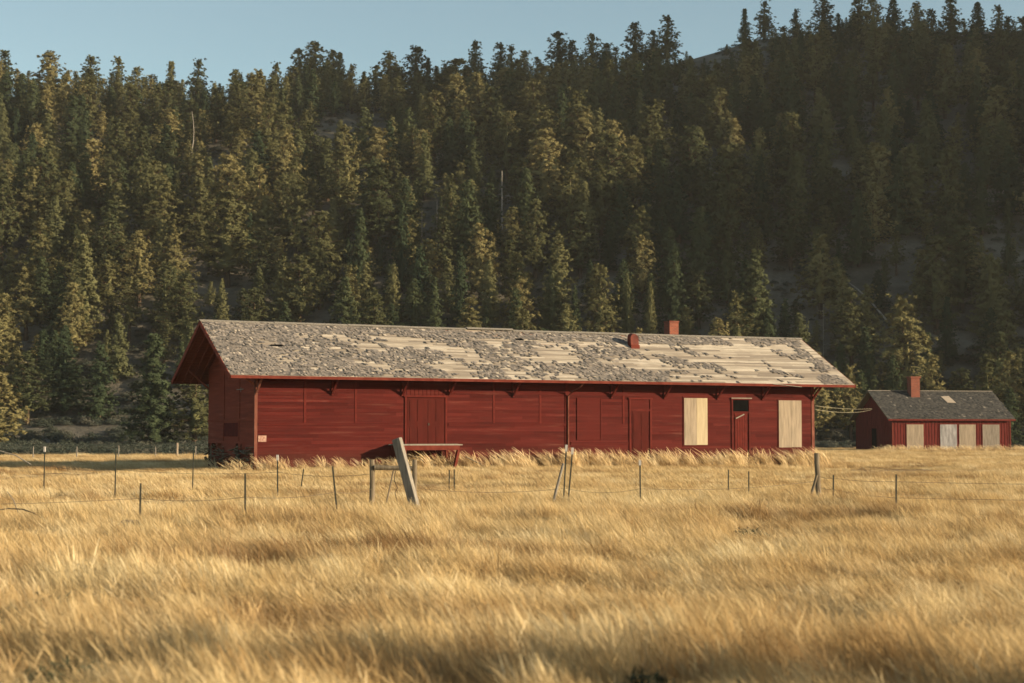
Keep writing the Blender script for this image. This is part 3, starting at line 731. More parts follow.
# arched branch and pale stalks at the left edge, low mound
q = MB(); q.tube([(-10.3, 32.2, .30), (-9.95, 32.2, .42), (-9.6, 32.2, .47), (-9.3, 32.1, .46), (-9.0, 31.8, .40), (-8.6, 31.2, .30), (-8.3, 30.6, .15)], [.008, .012, .014, .014, .013, .013, .015], 6); tag(q.build('branch', M['wood_dark']), 'dark bare branch arching over the grass at left edge', 'branch')
q = MB(); q.tube([(-9.75, 32.6, .78), (-9.6, 32.5, .62), (-9.45, 32.3, .40)], [.006, .009, .01], 5); tag(q.build('twig', M['wood_grey']), 'pale twig rising above the arched branch', 'twig')
q = MB(); q.tube([(-17.4, 54, 1.62), (-15.9, 54, 1.2), (-15.4, 54, .9)], [.012, .018, .02], 5); tag(q.build('twig', M['wood_grey']), 'pale leaning twig at the field edge, far left', 'twig')
q = MB(); n = 14
for a in range(n):
    for k in range(6):
        an = a / n * 2 * math.pi + random.uniform(-.2, .2); r0 = .32 * (k / 6)
        q.tube([(math.cos(an) * .36, math.sin(an) * .3, 0), (math.cos(an) * .26, math.sin(an) * .22, .2 + .06 * random.random()), (math.cos(an) * r0 * .5, math.sin(an) * r0 * .4, .36)], .012, 3)
tag(q.build('tumbleweed', M['wood_dark'], None, (-6.69, 29.6, .02)), 'low round brown tumbleweed mound in the grass before the short post', 'tumbleweed')

# ---------------------------------------------------------------- foliage prototypes
def needles(cent, dirs, size, n, wd=0.16, spread=1.0):
    """clusters of pointed triangles round every centre: arrays of vertices and faces"""
    V_, F_ = [], []
    for c_, d_, s_ in zip(cent, dirs, size):
        out = np.array(d_, float); out /= np.linalg.norm(out) + 1e-6
        nn = out + RNG.normal(size=(n, 3)) * .42; nn /= np.linalg.norm(nn, axis=1)[:, None]
        dd = RNG.normal(size=(n, 3)) * spread + out * .5 + np.array([0, 0, .45]); dd -= nn * (dd * nn).sum(1)[:, None]; dd /= np.linalg.norm(dd, axis=1)[:, None]
        side = np.cross(dd, nn)
        ln = s_ * RNG.uniform(.6, 1.15, (n, 1)); b0 = np.asarray(c_) + RNG.normal(size=(n, 3)) * s_ * .18
        a = b0 - side * s_ * wd; b2 = b0 + side * s_ * wd; tip = b0 + dd * ln
        i = len(V_) * 0
        V_.append(np.stack([a, b2, tip], 1).reshape(-1, 3))
    V = np.concatenate(V_); F = np.arange(len(V)).reshape(-1, 3)
    return V, F

def np_mesh(name, V, F, material):
    me = bpy.data.meshes.new(name); me.vertices.add(len(V)); me.vertices.foreach_set("co", V.astype(np.float32).ravel())
    k = F.shape[1]; me.loops.add(F.size); me.loops.foreach_set("vertex_index", F.astype(np.int32).ravel())
    me.polygons.add(len(F)); me.polygons.foreach_set("loop_start", np.arange(0, F.size, k, dtype=np.int32))
    me.materials.append(material); me.update(); me.validate(); return me

def core(H, base, RM, pw, seed, top=.97):
    """dense inner foliage of a crown as a lumpy closed shell"""
    V, F = [], []; nr, ns = 13, 9
    for i in range(nr):
        q_ = i / (nr - 1); t = base + (top - base) * q_
        for j in range(ns):
            an = 2 * math.pi * j / ns; e_ = .62 + .75 * noise.noise(Vector((math.cos(an) * 1.3, math.sin(an) * 1.3, t * 9 + seed)))
            rr_ = max(.05, RM * min(1, (q_ + .08) / .3) ** .7 * (1 - q_) ** pw * e_)
            V.append((rr_ * math.cos(an), rr_ * math.sin(an), t * H + RNG.normal() * .12))
    for i in range(nr - 1):
        for j in range(ns):
            l = (j + 1) % ns; F += [(i * ns + j, i * ns + l, (i + 1) * ns + l), (i * ns + j, (i + 1) * ns + l, (i + 1) * ns + j)]
    return np.array(V), np.array(F)
def with_core(V, F, c_):
    return np.concatenate([V, c_[0]]), np.concatenate([F, c_[1] + len(V)])

def pine_proto(seed, H=14.0, kind='pine', detail=1.0):
    r = random.Random(seed); cent, dirs, size = [], [], []; tm = MB()
    bend = [(r.uniform(-.25, .25), r.uniform(-.25, .25)) for _ in range(5)]
    def axis(t): return Vector((bend[1][0] * math.sin(t * 3) * t, bend[1][1] * math.sin(t * 2.4) * t, t * H))
    tm.tube([axis(t) + Vector((0, 0, -0.6 if t == 0 else 0)) for t in (0, .15, .35, .55, .75, .97)], [H * .021, H * .017, H * .014, H * .010, H * .006, .02], 7)
    if kind == 'pine':
        base = r.uniform(.08, .26); RM = H * r.uniform(.21, .31); nb = int(88 * detail)
        pw = r.uniform(.68, 1.05)
        for i in range(nb):
            t = base + (1 - base) * ((i + r.random()) / nb); q_ = (t - base) / (1 - base)
            rad = RM * (min(1, (q_ + .12) / .3) ** .7) * (1 - q_) ** pw * r.uniform(.55, 1.2) + .12
            if r.random() < .08: continue
            az = i * 2.4 + r.uniform(-.5, .5); lift = r.uniform(.05, .5) + q_ * .6
            dv = Vector((math.cos(az), math.sin(az), lift)); p0 = axis(t); nT = max(2, int(rad / .42))
            ends = p0 + dv * rad
            if rad > 1.2: tm.tube([p0, p0 + dv * rad * .5, ends - Vector((0, 0, .05 * rad))], [.06, .04, .015], 4, False)
            for k in range(nT):
                s_ = .30 + .70 * (k + r.random() * .8) / nT
                c_ = p0 + dv * rad * s_ + Vector((r.gauss(0, .26), r.gauss(0, .26), r.gauss(0, .24)))
                for _ in range(2):
                    cent.append(c_ + Vector((r.gauss(0, .25), r.gauss(0, .25), r.gauss(0, .22)))); dirs.append((dv.x * .9, dv.y * .9, .55)); size.append(r.uniform(.22, .40))
        for k in range(7):
            c_ = axis(.93 + .075 * k / 7); cent.append(c_ + Vector((r.gauss(0, .15), r.gauss(0, .15), 0))); dirs.append((0, 0, 1)); size.append(.45)
        V, F = needles(cent, dirs, size, int(32 * detail + 2), .17); V, F = with_core(V, F, core(H, base + .04, RM * .28, pw, seed, .85))
    else:
        base = r.uniform(.03, .10); RM = H * r.uniform(.17, .26); nb = int(150 * detail)
        for i in range(nb):
            q_ = (i + r.random()) / nb; t = base + (1 - base) * q_
            rad = RM * (1 - q_) ** .78 * r.uniform(.65, 1.2) + .08
            if r.random() < .05: continue
            az = i * 2.4 + r.uniform(-.5, .5); dv = Vector((math.cos(az), math.sin(az), .30 * q_ - .12 + r.uniform(-.08, .1))); p0 = axis(t)
            nT = max(2, int(rad / .36))
            for k in range(nT):
                s_ = .25 + .78 * (k + r.random() * .8) / nT
                for _ in range(2):
                    c_ = p0 + dv * rad * s_ + Vector((r.gauss(0, .18), r.gauss(0, .18), r.gauss(0, .16)))
                    cent.append(c_); dirs.append((dv.x * .9, dv.y * .9, .35)); size.append(r.uniform(.19, .34))
        for k in range(6): cent.append(axis(.94 + .065 * k / 6)); dirs.append((0, 0, 1)); size.append(.34)
        V, F = needles(cent, dirs, size, int(30 * detail + 2), .17); V, F = with_core(V, F, core(H, base + .03, RM * .34, .85, seed, .85))
    crown = np_mesh('crown', V, F, M['pine'] if kind == 'pine' else M['fir'])
    return tm.mesh('trunk', M['bark']), crown

PINES = [pine_proto(100 + i, 14, 'pine') for i in range(7)]
FIRS = [pine_proto(200 + i, 14, 'fir') for i in range(6)]
protos = bpy.data.collections.new("forest_prototypes")
for i, (tm_, cm_) in enumerate([pine_proto(300 + k, 14, 'pine', .8) for k in range(4)] + [pine_proto(400 + k, 14, 'fir', .8) for k in range(3)]):
    bmv = MB(); V = np.empty(len(cm_.vertices) * 3, np.float32); cm_.vertices.foreach_get("co", V); V = V.reshape(-1, 3)
    vv = [tuple(v.co) for v in tm_.vertices] + [tuple(p) for p in V.tolist()]
    ff = [tuple(p.vertices) for p in tm_.polygons] + [tuple(k_ + len(tm_.vertices) for k_ in p.vertices) for p in cm_.polygons]
    me = bpy.data.meshes.new('forest_tree'); me.from_pydata(vv, [], ff); me.materials.append(M['bark']); me.materials.append(cm_.materials[0])
    mi = np.zeros(len(ff), np.int32); mi[len(tm_.polygons):] = 1; me.polygons.foreach_set("material_index", mi)
    o = bpy.data.objects.new('forest_tree_%02d' % i, me); protos.objects.link(o)

def scatter(name, pts, rots, scales, idx, coll, label, cat, material=None):
    """one stuff object whose points carry instances of the prototypes in coll"""
    me = bpy.data.meshes.new(name); n = len(pts); me.vertices.add(n)
    me.vertices.foreach_set("co", np.asarray(pts, np.float32).ravel())
    for nm, ty, arr in (("rot", 'FLOAT_VECTOR', rots), ("scl", 'FLOAT_VECTOR', scales)):
        a = me.attributes.new(nm, ty, 'POINT'); a.data.foreach_set("vector", np.asarray(arr, np.float32).ravel())
    a = me.attributes.new("pick", 'INT', 'POINT'); a.data.foreach_set("value", np.asarray(idx, np.int32))
    o = bpy.data.objects.new(name, me); C.objects.link(o)
    ng = bpy.data.node_groups.new(name + "_nodes", 'GeometryNodeTree')
    ng.interface.new_socket("Geometry", in_out='INPUT', socket_type='NodeSocketGeometry')
    ng.interface.new_socket("Geometry", in_out='OUTPUT', socket_type='NodeSocketGeometry')
    N, K = ng.nodes, ng.links
    gi = N.new("NodeGroupInput"); go = N.new("NodeGroupOutput"); ip = N.new("GeometryNodeInstanceOnPoints")
    ci = N.new("GeometryNodeCollectionInfo"); ci.inputs[0].default_value = coll; ci.inputs[1].default_value = True; ci.inputs[2].default_value = True
    def att(nm, ty):
        a = N.new("GeometryNodeInputNamedAttribute"); a.data_type = ty; a.inputs[0].default_value = nm; return a.outputs[0]
    K.new(gi.outputs[0], ip.inputs["Points"]); K.new(ci.outputs[0], ip.inputs["Instance"])
    ip.inputs["Pick Instance"].default_value = True
    K.new(att("pick", 'INT'), ip.inputs["Instance Index"])
    er = N.new("FunctionNodeEulerToRotation"); K.new(att("rot", 'FLOAT_VECTOR'), er.inputs[0]); K.new(er.outputs[0], ip.inputs["Rotation"])
    K.new(att("scl", 'FLOAT_VECTOR'), ip.inputs["Scale"]); K.new(ip.outputs[0], go.inputs[0])
    md = o.modifiers.new("scatter", 'NODES'); md.node_group = ng
    tag(o, label, cat, kind='stuff'); return o

# ---------------------------------------------------------------- trees on the hill
trees = []          # (x, y, z, height, kind, width factor, prominent)
def place_top(px, py, Ht):
    """walk up the slope until a tree of height Ht has its top on this line of sight"""
    a = (px - 512) / FPX; b2 = (341.5 - py) / FPX; dy = CP - b2 * SP; dz = SP + b2 * CP
    best = None
    for Y in np.arange(212, YC + 8, 1.0):
        X = a / dy * Y; zr = CAM_H + dz / dy * Y; zt = terrain(X, Y)
        if zt + Ht >= zr: return X, Y, zt, Ht
        best = (X, Y, zt, zr - zt)
    return best if best[3] < 24 else None
PROM = [
 # skyline: top x, top y, height m, kind, width factor
 (5,52,14,'p',1),(50,53,15,'p',1.3),(91,58,14,'p',1.1),(118,59,14,'p',.9),(136,69,13,'p',.9),(172,62,14,'f',1),(198,61,15,'p',.9),(215,84,11,'f',.9),(236,71,13,'p',.9),(259,72,14,'p',1),(276,64,14,'p',.8),(300,50,15,'p',1),(315,43,16,'p',1.1),(333,51,14,'p',.9),(340,53,14,'f',1),
 (352,66,12,'p',.9),(364,72,10,'f',.9),(376,66,12,'p',.9),(389,54,15,'p',1.1),(416,48,16,'p',1),(428,59,13,'f',.8),(456,60,16,'p',1.5),(475,43,15,'p',.8),(500,45,14,'p',1),(512,47,14,'p',.8),(524,52,14,'p',.8),(559,33,15,'p',1.1),(572,42,12,'p',1),(592,35,13,'p',1),(606,44,11,'p',1.1),(635,24,13,'p',.9),(653,32,11,'p',1),(667,18,14,'p',1.1),
 (745,9,8,'f',1),(764,2,8.5,'p',1),(796,10,9,'p',1),(823,-4,13,'p',1.1),(858,0,13,'p',1),(873,-2,14,'p',.9),(893,-2,13,'f',1),(916,5,12,'p',1),(931,10,12,'p',.8),(951,-2,14,'p',1),(978,3,13,'f',1),(998,8,12,'p',.9),(1008,18,11,'p',1),(1022,20,12,'p',1.1),(727,45,3,'p',1.2),
 # on the slope
 (228,195,16,'p',1.25),(35,172,15,'p',1),(85,238,17,'f',.9),(2,180,16,'p',1),(110,150,14,'p',.9),(140,160,13,'p',.9),(250,150,13,'f',1),(258,168,13,'p',.9),(298,180,14,'p',1),(380,168,17,'p',1.2),(360,212,16,'f',.62),(402,205,15,'f',.55),(468,182,15,'f',.95),(480,226,13,'p',.9),
 (545,133,16,'p',1.1),(585,110,15,'p',1),(612,123,14,'p',.8),(605,150,12,'f',.9),(420,247,11,'f',.9),(460,255,12,'f',.75),(490,262,10,'f',.8),(558,235,13,'f',1),(575,290,9,'f',.55),(552,275,10,'f',.8),(600,268,12,'p',.9),(627,275,10,'f',.55),(650,283,9.5,'f',.55),(675,248,14,'f',.75),(640,208,13,'p',1),(585,185,13,'f',.9),(535,205,13,'p',.9),
 (755,255,15,'f',1.1),(744,264,13,'f',1),(28,355,10,'p',1.25),(0,395,9,'p',1.3),(195,378,10,'p',1.3),(155,350,14,'f',1.2),(904,300,16,'p',1.1),(840,345,9,'f',.9),(870,350,9,'f',.8),(858,190,13,'f',.8),(300,258,11,'p',1.1),(284,258,11,'f',1),(222,282,9,'f',.7),(185,275,12,'p',1.1),(700,210,14,'f',.9),(728,205,13,'p',.9),
 (110,205,14,'p',1.1),(140,235,12,'p',1),(165,265,12,'p',1),(65,330,12,'f',1.1),(100,345,11,'f',1),(40,225,14,'p',1),(60,268,12,'f',.9),(320,215,14,'p',1.1),(345,280,12,'f',1),(255,290,11,'p',1),(435,280,10,'f',.8),(515,290,11,'f',.9),(820,240,13,'p',1.1),(960,220,15,'p',1.2),(935,240,15,'p',1),(990,255,13,'f',1),(790,190,14,'p',1),(880,150,14,'p',1.1),(650,110,14,'p',1.1),(690,130,14,'p',1),(720,90,14,'p',.9),(760,130,14,'f',.9),
]
prs = random.Random(5)
for px, py, Ht, kd, wf in PROM:
    q_ = place_top(px, py, Ht)
    if q_: trees.append((q_[0], q_[1], q_[2], q_[3], 'pine' if kd == 'p' else 'fir', wf, True))
cell = {}
def near(x, y, dmin):
    i, j = int(x // 6), int(y // 6)
    for a in range(i - 1, i + 2):
        for b2 in range(j - 1, j + 2):
            for (u, v) in cell.get((a, b2), ()):
                if (u - x) ** 2 + (v - y) ** 2 < dmin * dmin: return True
    return False
for tr_ in trees: cell.setdefault((int(tr_[0] // 6), int(tr_[1] // 6)), []).append(tr_[:2])
# clearings where the photograph shows bare slope: image x, image y, radius x, radius y
CLEAR = [(352, 128, 42, 22), (232, 165, 42, 15), (300, 132, 30, 10), (180, 272, 32, 10), (505, 218, 12, 22), (425, 272, 16, 12), (150, 270, 14, 10), (860, 300, 14, 16), (790, 300, 8, 30)]
tries = 0
while tries < 22000 and len(trees) < 3200:
    tries += 1
    Y = prs.uniform(208, YC + 4); lim = 0.36 * Y + 25
    X = prs.uniform(-lim, lim)
    if near(X, Y, 5.3 if Y > 300 else 4.6): continue
    tt = (Y - Y0) / (YC - Y0)
    lx = X / Y * FPX + 512
    edge = 236 + 10 * noise.noise(Vector((X / 14, 0, 7)))
    if lx < 210: edge += 12
    if lx > 770: edge -= 24
    if Y < edge: continue
    den = .72 + .8 * noise.noise(Vector((X / 26, Y / 30, 2.2)))
    if prs.random() > den: continue
    zt = terrain(X, Y); kd = 'pine' if prs.random() < .42 + .3 * tt else 'fir'
    Ht = prs.choice((prs.uniform(5, 10), prs.uniform(9, 14), prs.uniform(12, 17))) * (1.0 if Y > 290 else .72)
    if kd == 'fir': Ht *= .92
    if tt > .93: Ht *= .72 if lx < 600 else .62
    bx, by = project((X, Y, zt)); tx, ty = project((X, Y, zt + Ht))
    if any(((bx - a) / c_) ** 2 + ((by - 12 - b2) / d_) ** 2 < 1 for a, b2, c_, d_ in CLEAR): continue
    if 690 < tx < 738 and ty < np.interp(tx, [690, 738], [56, 44]): continue
    # keep lone skyline trees of the photograph readable
    lim_y = np.interp(tx, [0, 210, 300, 340, 400, 470, 560, 640, 700, 760, 850, 1024], [66, 82, 62, 62, 66, 62, 58, 48, 55, 34, 14, 22])
    lim_y += prs.uniform(-3, 16)
    if ty < lim_y:
        Ht -= (lim_y - ty) / FPX * Y
        if Ht < 6.5: continue
    cell.setdefault((int(X // 6), int(Y // 6)), []).append((X, Y))
    trees.append((X, Y, zt, Ht, kd, prs.uniform(.8, 1.2), False))

WF = {'pine': 1.42, 'fir': 1.42}
def shown(t_): return (1.0 if t_[6] else 0.0, t_[3] / t_[1])
ind, rest, cand = [], [], []
for kd in ('pine', 'fir'):
    ks = []
    for t_ in trees:
        if t_[4] != kd: continue
        tx, ty = project((t_[0], t_[1], t_[2] + t_[3])); 
        if -10 < tx < 1034: ks.append((t_, tx, ty))
        else: rest.append(t_)
    ks.sort(key=lambda q_: shown(q_[0]), reverse=True)
    cand += ks
used_labels = set()
ONES = 'zero one two three four five six seven eight nine ten eleven twelve thirteen fourteen fifteen sixteen seventeen eighteen nineteen'.split()
TENS = 'x x twenty thirty forty fifty sixty seventy eighty ninety'.split()
def words(n):
    n = int(n)
    if n < 20: return ONES[n]
    if n >= 100: return 'hundred'
    return TENS[n // 10] + ('-' + ONES[n % 10] if n % 10 else '')
def label_of(t_, tx, ty):
    X, Y, Z, Ht, kd, wf, pr = t_
    zone = 'skyline' if Y > YC - 22 else ('upper slope' if Y > 370 else ('mid slope' if Y > 295 else 'lower slope'))
    look = ('broad' if wf > 1.12 else ('slim' if wf < .88 else 'bushy')) if kd == 'pine' else ('narrow' if wf < .7 else ('slender' if wf < .95 else 'conical'))
    return '%s %s on %s, tip %s percent across and %s percent down the photo' % (look, kd, zone, words(round(min(max(tx, 0), 1023) / 10.24)), words(round(max(ty, 0) / 6.83)))
cells, count = set(), {'pine': 0, 'fir': 0}
for q_ in cand:
    lb = label_of(*q_); kd = q_[0][4]
    if count[kd] < 285 and lb not in cells: ind.append(q_); cells.add(lb); count[kd] += 1
    else: rest.append(q_[0])
for t_, tx, ty in ind:
    X, Y, Z, Ht, kd, wf, pr = t_
    e = empty('pine_tree' if kd == 'pine' else 'fir_tree', (X, Y, Z), prs.uniform(0, 6.28))
    s_ = Ht / 14.0; wf *= WF[kd]; e.scale = (s_ * wf, s_ * wf, s_)
    tm_, cm_ = (PINES[prs.randrange(7)] if kd == 'pine' else FIRS[prs.randrange(6)])
    if pr and kd == 'pine' and (px := tx) and ty < 60: tm_, cm_ = PINES[prs.randrange(7)]
    for nm, me in (('trunk', tm_), ('crown', cm_)):
        o = bpy.data.objects.new(nm, me); C.objects.link(o); o.parent = e
    lb = label_of(t_, tx, ty)
    used_labels.add(lb)
    tag(e, lb, 'pine tree' if kd == 'pine' else 'fir tree', 'pines on the hillside' if kd == 'pine' else 'firs on the hillside')
P_, Ro, Sc, Ix = [], [], [], []
for X, Y, Z, Ht, kd, wf, pr in rest:
    P_.append((X, Y, Z)); Ro.append((0, 0, prs.uniform(0, 6.28))); s_ = Ht / 14; wf *= WF[kd]; Sc.append((s_ * wf, s_ * wf, s_)); Ix.append(prs.randrange(4) if kd == 'pine' else 4 + prs.randrange(3))
# the wood goes on to both sides of the view
for k in range(900):
    sgn = prs.choice((-1, 1)); Y = prs.uniform(235, YC); X = sgn * (0.36 * Y + 25 + prs.uniform(0, 170))
    P_.append((X, Y, terrain(X, Y))); Ro.append((0, 0, prs.uniform(0, 6.28))); s_ = prs.uniform(.6, 1.05); Sc.append((s_ * 1.4, s_ * 1.4, s_)); Ix.append(prs.randrange(7))
scatter('distant_forest', P_, Ro, Sc, Ix, protos, 'mass of smaller pines and firs filling the upper hillside between the nearer trees', 'forest')
print('trees', len(trees), 'individual', len(ind), 'rest', len(rest))

# unseen pine added right of the frame to throw shade over the nearest grass
e = empty('pine_tree', (11.5, 8.3, 0), 1.0); e.scale = (.46, .46, .27)
tag(e, 'unseen pine added beyond the right frame edge to shade the nearest grass', 'pine tree')
for nm, me in (('trunk', PINES[0][0]), ('crown', PINES[0][1])):
    o = bpy.data.objects.new(nm, me); C.objects.link(o); o.parent = e
# dead trunks
def snag(px, py, Ht, lean, label, r=.11, curved=0):
    q_ = place_top(px, py, Ht)
    if not q_: return
    X, Y, Z, Ht = q_; q = MB(); pts = []
    for k in range(7):
        s_ = k / 6; pts.append((lean * s_ * Ht + curved * math.sin(s_ * 2.6), 0, -0.4 + s_ * (Ht + .4)))
    q.tube(pts, [r * (1.25 - .85 * k / 6) for k in range(7)], 6)
    for k in range(9):
        s_ = .3 + .65 * k / 9; an = k * 2.2; p0 = Vector((lean * s_ * Ht + curved * math.sin(s_ * 2.6), 0, s_ * Ht))
        q.tube([p0, p0 + Vector((math.cos(an), math.sin(an), .25)) * prs.uniform(.4, 1.1)], [.03, .008], 4)
    tag(q.build('dead_tree', M['snag'], None, (X, Y, Z)), label, 'dead tree', 'bare dead trunks among the trees')
snag(502, 172, 11, 0, 'bleached bare trunk in the gap above the middle of the depot roof', .17)
snag(437, 200, 9, 0, 'thin bare trunk on the slope left of the bleached trunk', .12)
snag(422, 212, 8, 0, 'dim bare trunk left of the thin bare trunk', .1)
snag(186, 112, 13, .04, 'curved bare trunk high on the left slope', .12, 1.4)
snag(823, 300, 10, 0, 'thin bare trunk above the right end of the depot roof', .05)
snag(733, 295, 9, 0, 'thin bare trunk above the brick chimney, right side', .07)
q = MB(); pts = []
for px, py in ((846, 283), (858, 292), (872, 306), (886, 320)):
    a = (px - 512) / FPX; b2 = (341.5 - py) / FPX; dy = CP - b2 * SP; dz = SP + b2 * CP
    for Y in np.arange(212, YC, 1.0):
        X = a / dy * Y
        if terrain(X, Y) + 2.5 >= CAM_H + dz / dy * Y: pts.append((X, Y, terrain(X, Y) + 2.5)); break
q.tube(pts, [.10, .13, .14, .16], 6); tag(q.build('fallen_tree', M['snag']), 'pale fallen trunk lying diagonally on the right slope', 'dead tree')

# ---------------------------------------------------------------- brush at the foot of the hill
def bush_mesh(seed, n, rad, h, size, material, per=9):
    r = random.Random(seed); cent, dirs, sz = [], [], []
    for k in range(n):
        an = r.uniform(0, 6.28); rr_ = rad * math.sqrt(r.random()); zz = h * (1 - (rr_ / rad) ** 2 * .7) * r.uniform(.35, 1)
        cent.append((rr_ * math.cos(an), rr_ * math.sin(an), zz)); dirs.append((math.cos(an) * .4, math.sin(an) * .4, .8)); sz.append(size * r.uniform(.7, 1.3))
    V, F = needles(cent, dirs, sz, per, .12); return np_mesh('bush', V, F, material)
bc = bpy.data.collections.new("brush_prototypes")
for k in range(4): bc.objects.link(bpy.data.objects.new('brush_%02d' % k, bush_mesh(40 + k, 70, .8, .8, .24, M['sage'])))
P_, Ro, Sc, Ix = [], [], [], []
for k in range(5200):
    Y = 196 + 62 * prs.random(); X = prs.uniform(-.36 * Y - 15, .36 * Y + 15)
    if noise.noise(Vector((X / 9, Y / 6, 4))) < -.12: continue
    s_ = prs.uniform(.5, 1.35); P_.append((X, Y, terrain(X, Y) - .05)); Ro.append((0, 0, prs.uniform(0, 6.28))); Sc.append((s_ * 1.2, s_ * 1.2, s_)); Ix.append(prs.randrange(4))
for k in range(4200):                                          # the brush comes nearer left of the depot
    Y = prs.uniform(131, 200); X = prs.uniform(-.34 * Y - 12, -.155 * Y)
    s_ = prs.uniform(.45, 1.1) * (.6 if Y < 140 else 1); P_.append((X, Y, -.05)); Ro.append((0, 0, prs.uniform(0, 6.28))); Sc.append((s_ * 1.3, s_ * 1.3, s_ * .8)); Ix.append(prs.randrange(4))
for k in range(3500):                                          # sparse undergrowth on the slope
    Y = prs.uniform(255, YC); X = prs.uniform(-.36 * Y - 15, .36 * Y + 15)
    s_ = prs.uniform(.4, 1.2); P_.append((X, Y, terrain(X, Y) - .05)); Ro.append((0, 0, prs.uniform(0, 6.28))); Sc.append((s_ * 1.3, s_ * 1.3, s_ * .9)); Ix.append(prs.randrange(4))
scatter('sagebrush', P_, Ro, Sc, Ix, bc, 'low grey green sagebrush covering the foot of the hill', 'sagebrush')

# ---------------------------------------------------------------- grass
def tuft_mesh(seed, blades, rad, h0, h1, wd, lean, heads, material, seg=3):
    r = np.random.default_rng(seed); V_, F_ = [], []; n = 0
    for k in range(blades):
        an = r.uniform(0, 6.28); rr_ = rad * math.sqrt(r.random()); b0 = np.array([rr_ * math.cos(an), rr_ * math.sin(an), -0.03])
        h = r.uniform(h0, h1); ln_ = lean * r.uniform(.4, 1.5); ox = -ln_ * h + r.normal() * .2 * h; oy = r.normal() * .2 * h
        fa_ = r.uniform(0, 3.14); sx_, sy_ = math.cos(fa_), math.sin(fa_)
        for s_ in range(seg + 1):
            q_ = s_ / seg; c_ = b0 + np.array([ox * q_ ** 1.8, oy * q_ ** 1.6, h * (q_ - .12 * q_ * q_)])
            if heads and k % heads == 0: w_ = wd * (0.5 if q_ < .7 else 1.9) * (1 if q_ < 1 else .3)
            else: w_ = wd * (1 - .85 * q_)
            V_.append(c_ + np.array([sx_, sy_, 0]) * w_); V_.append(c_ - np.array([sx_, sy_, 0]) * w_)
        for s_ in range(seg):
            i = n + s_ * 2; F_.append((i, i + 1, i + 3, i + 2))
        n += 2 * (seg + 1)
    return np_mesh('grass_tuft', np.array(V_), np.array(F_), material)
gn = bpy.data.collections.new("grass_near"); gf = bpy.data.collections.new("grass_far"); gt = bpy.data.collections.new("grass_tall"); gw = bpy.data.collections.new("weeds")
for k in range(5): gn.objects.link(bpy.data.objects.new('grass_near_%02d' % k, tuft_mesh(k, 80, .20, .14, .60, .0026, .26, 5, M['grass'], 4)))
for k in range(5): gf.objects.link(bpy.data.objects.new('grass_far_%02d' % k, tuft_mesh(20 + k, 90, .5, .2, .52, .0085, .35, 6, M['grass'])))
for k in range(4): gt.objects.link(bpy.data.objects.new('grass_tall_%02d' % k, tuft_mesh(50 + k, 26, .22, .6, 1.25, .010, .55, 2, M['russet'], 4)))
for k in range(3): gw.objects.link(bpy.data.objects.new('weed_%02d' % k, bush_mesh(70 + k, 55, .35, .35, .13, M['weed'], 8)))

# places where the grass is short, thin or worn: centre X, Y, half widths
def image_patch(px, py, wx, wy, gz=.3):
    """centre and size on the field of a patch seen at this place"""
    Y = (CAM_H - gz) * FPX / (py - HORIZON); X = (px - 512) / FPX * Y
    Y1 = (CAM_H - gz) * FPX / max(3, py - wy - HORIZON)
    return X, Y, wx / FPX * Y, max(.6, Y1 - Y)
THIN = [image_patch(*a) for a in ((900, 466, 75, 3.2), (540, 498, 125, 1.8), (800, 514, 110, 2.4), (900, 487, 70, 3), (60, 470, 55, 4), (60, 492, 75, 4), (270, 556, 60, 5), (300, 602, 40, 6), (570, 601, 50, 6), (40, 595, 34, 16), (755, 527, 22, 3.5), (300, 492, 60, 3), (190, 494, 50, 5), (420, 478, 60, 2.5), (330, 640, 60, 8), (830, 600, 60, 8))]
DARK = [image_patch(*a) for a in ((660, 674, 75, 18), (940, 676, 60, 12), (40, 597, 26, 12), (752, 528, 12, 2), (60, 660, 30, 10), (500, 676, 40, 10))]
def inside(X, Y, L_):
    m_ = 0
    for a, b2, c_, d_ in L_:
        q_ = ((X - a) / c_) ** 2 + ((Y - b2) / d_) ** 2
        if q_ < 1.6: m_ = max(m_, 1 - max(0, q_ - .4) / 1.2)
    return m_
UX, UY = math.cos(.468), math.sin(.468)
def in_building(X, Y, mrg=.05):
    dx, dy = X + 12.225, Y - 80; u = dx * UX + dy * UY; v = -dx * UY + dy * UX
    if -mrg < u < L + mrg and -mrg < v < W + mrg: return True
    dx, dy = X - 37.26, Y - 165; c_, s_ = math.cos(R(12)), math.sin(R(12)); u = dx * c_ + dy * s_; v = -dx * s_ + dy * c_
    return -mrg < u < 12.6 + mrg and -mrg < v < 8.68 + mrg
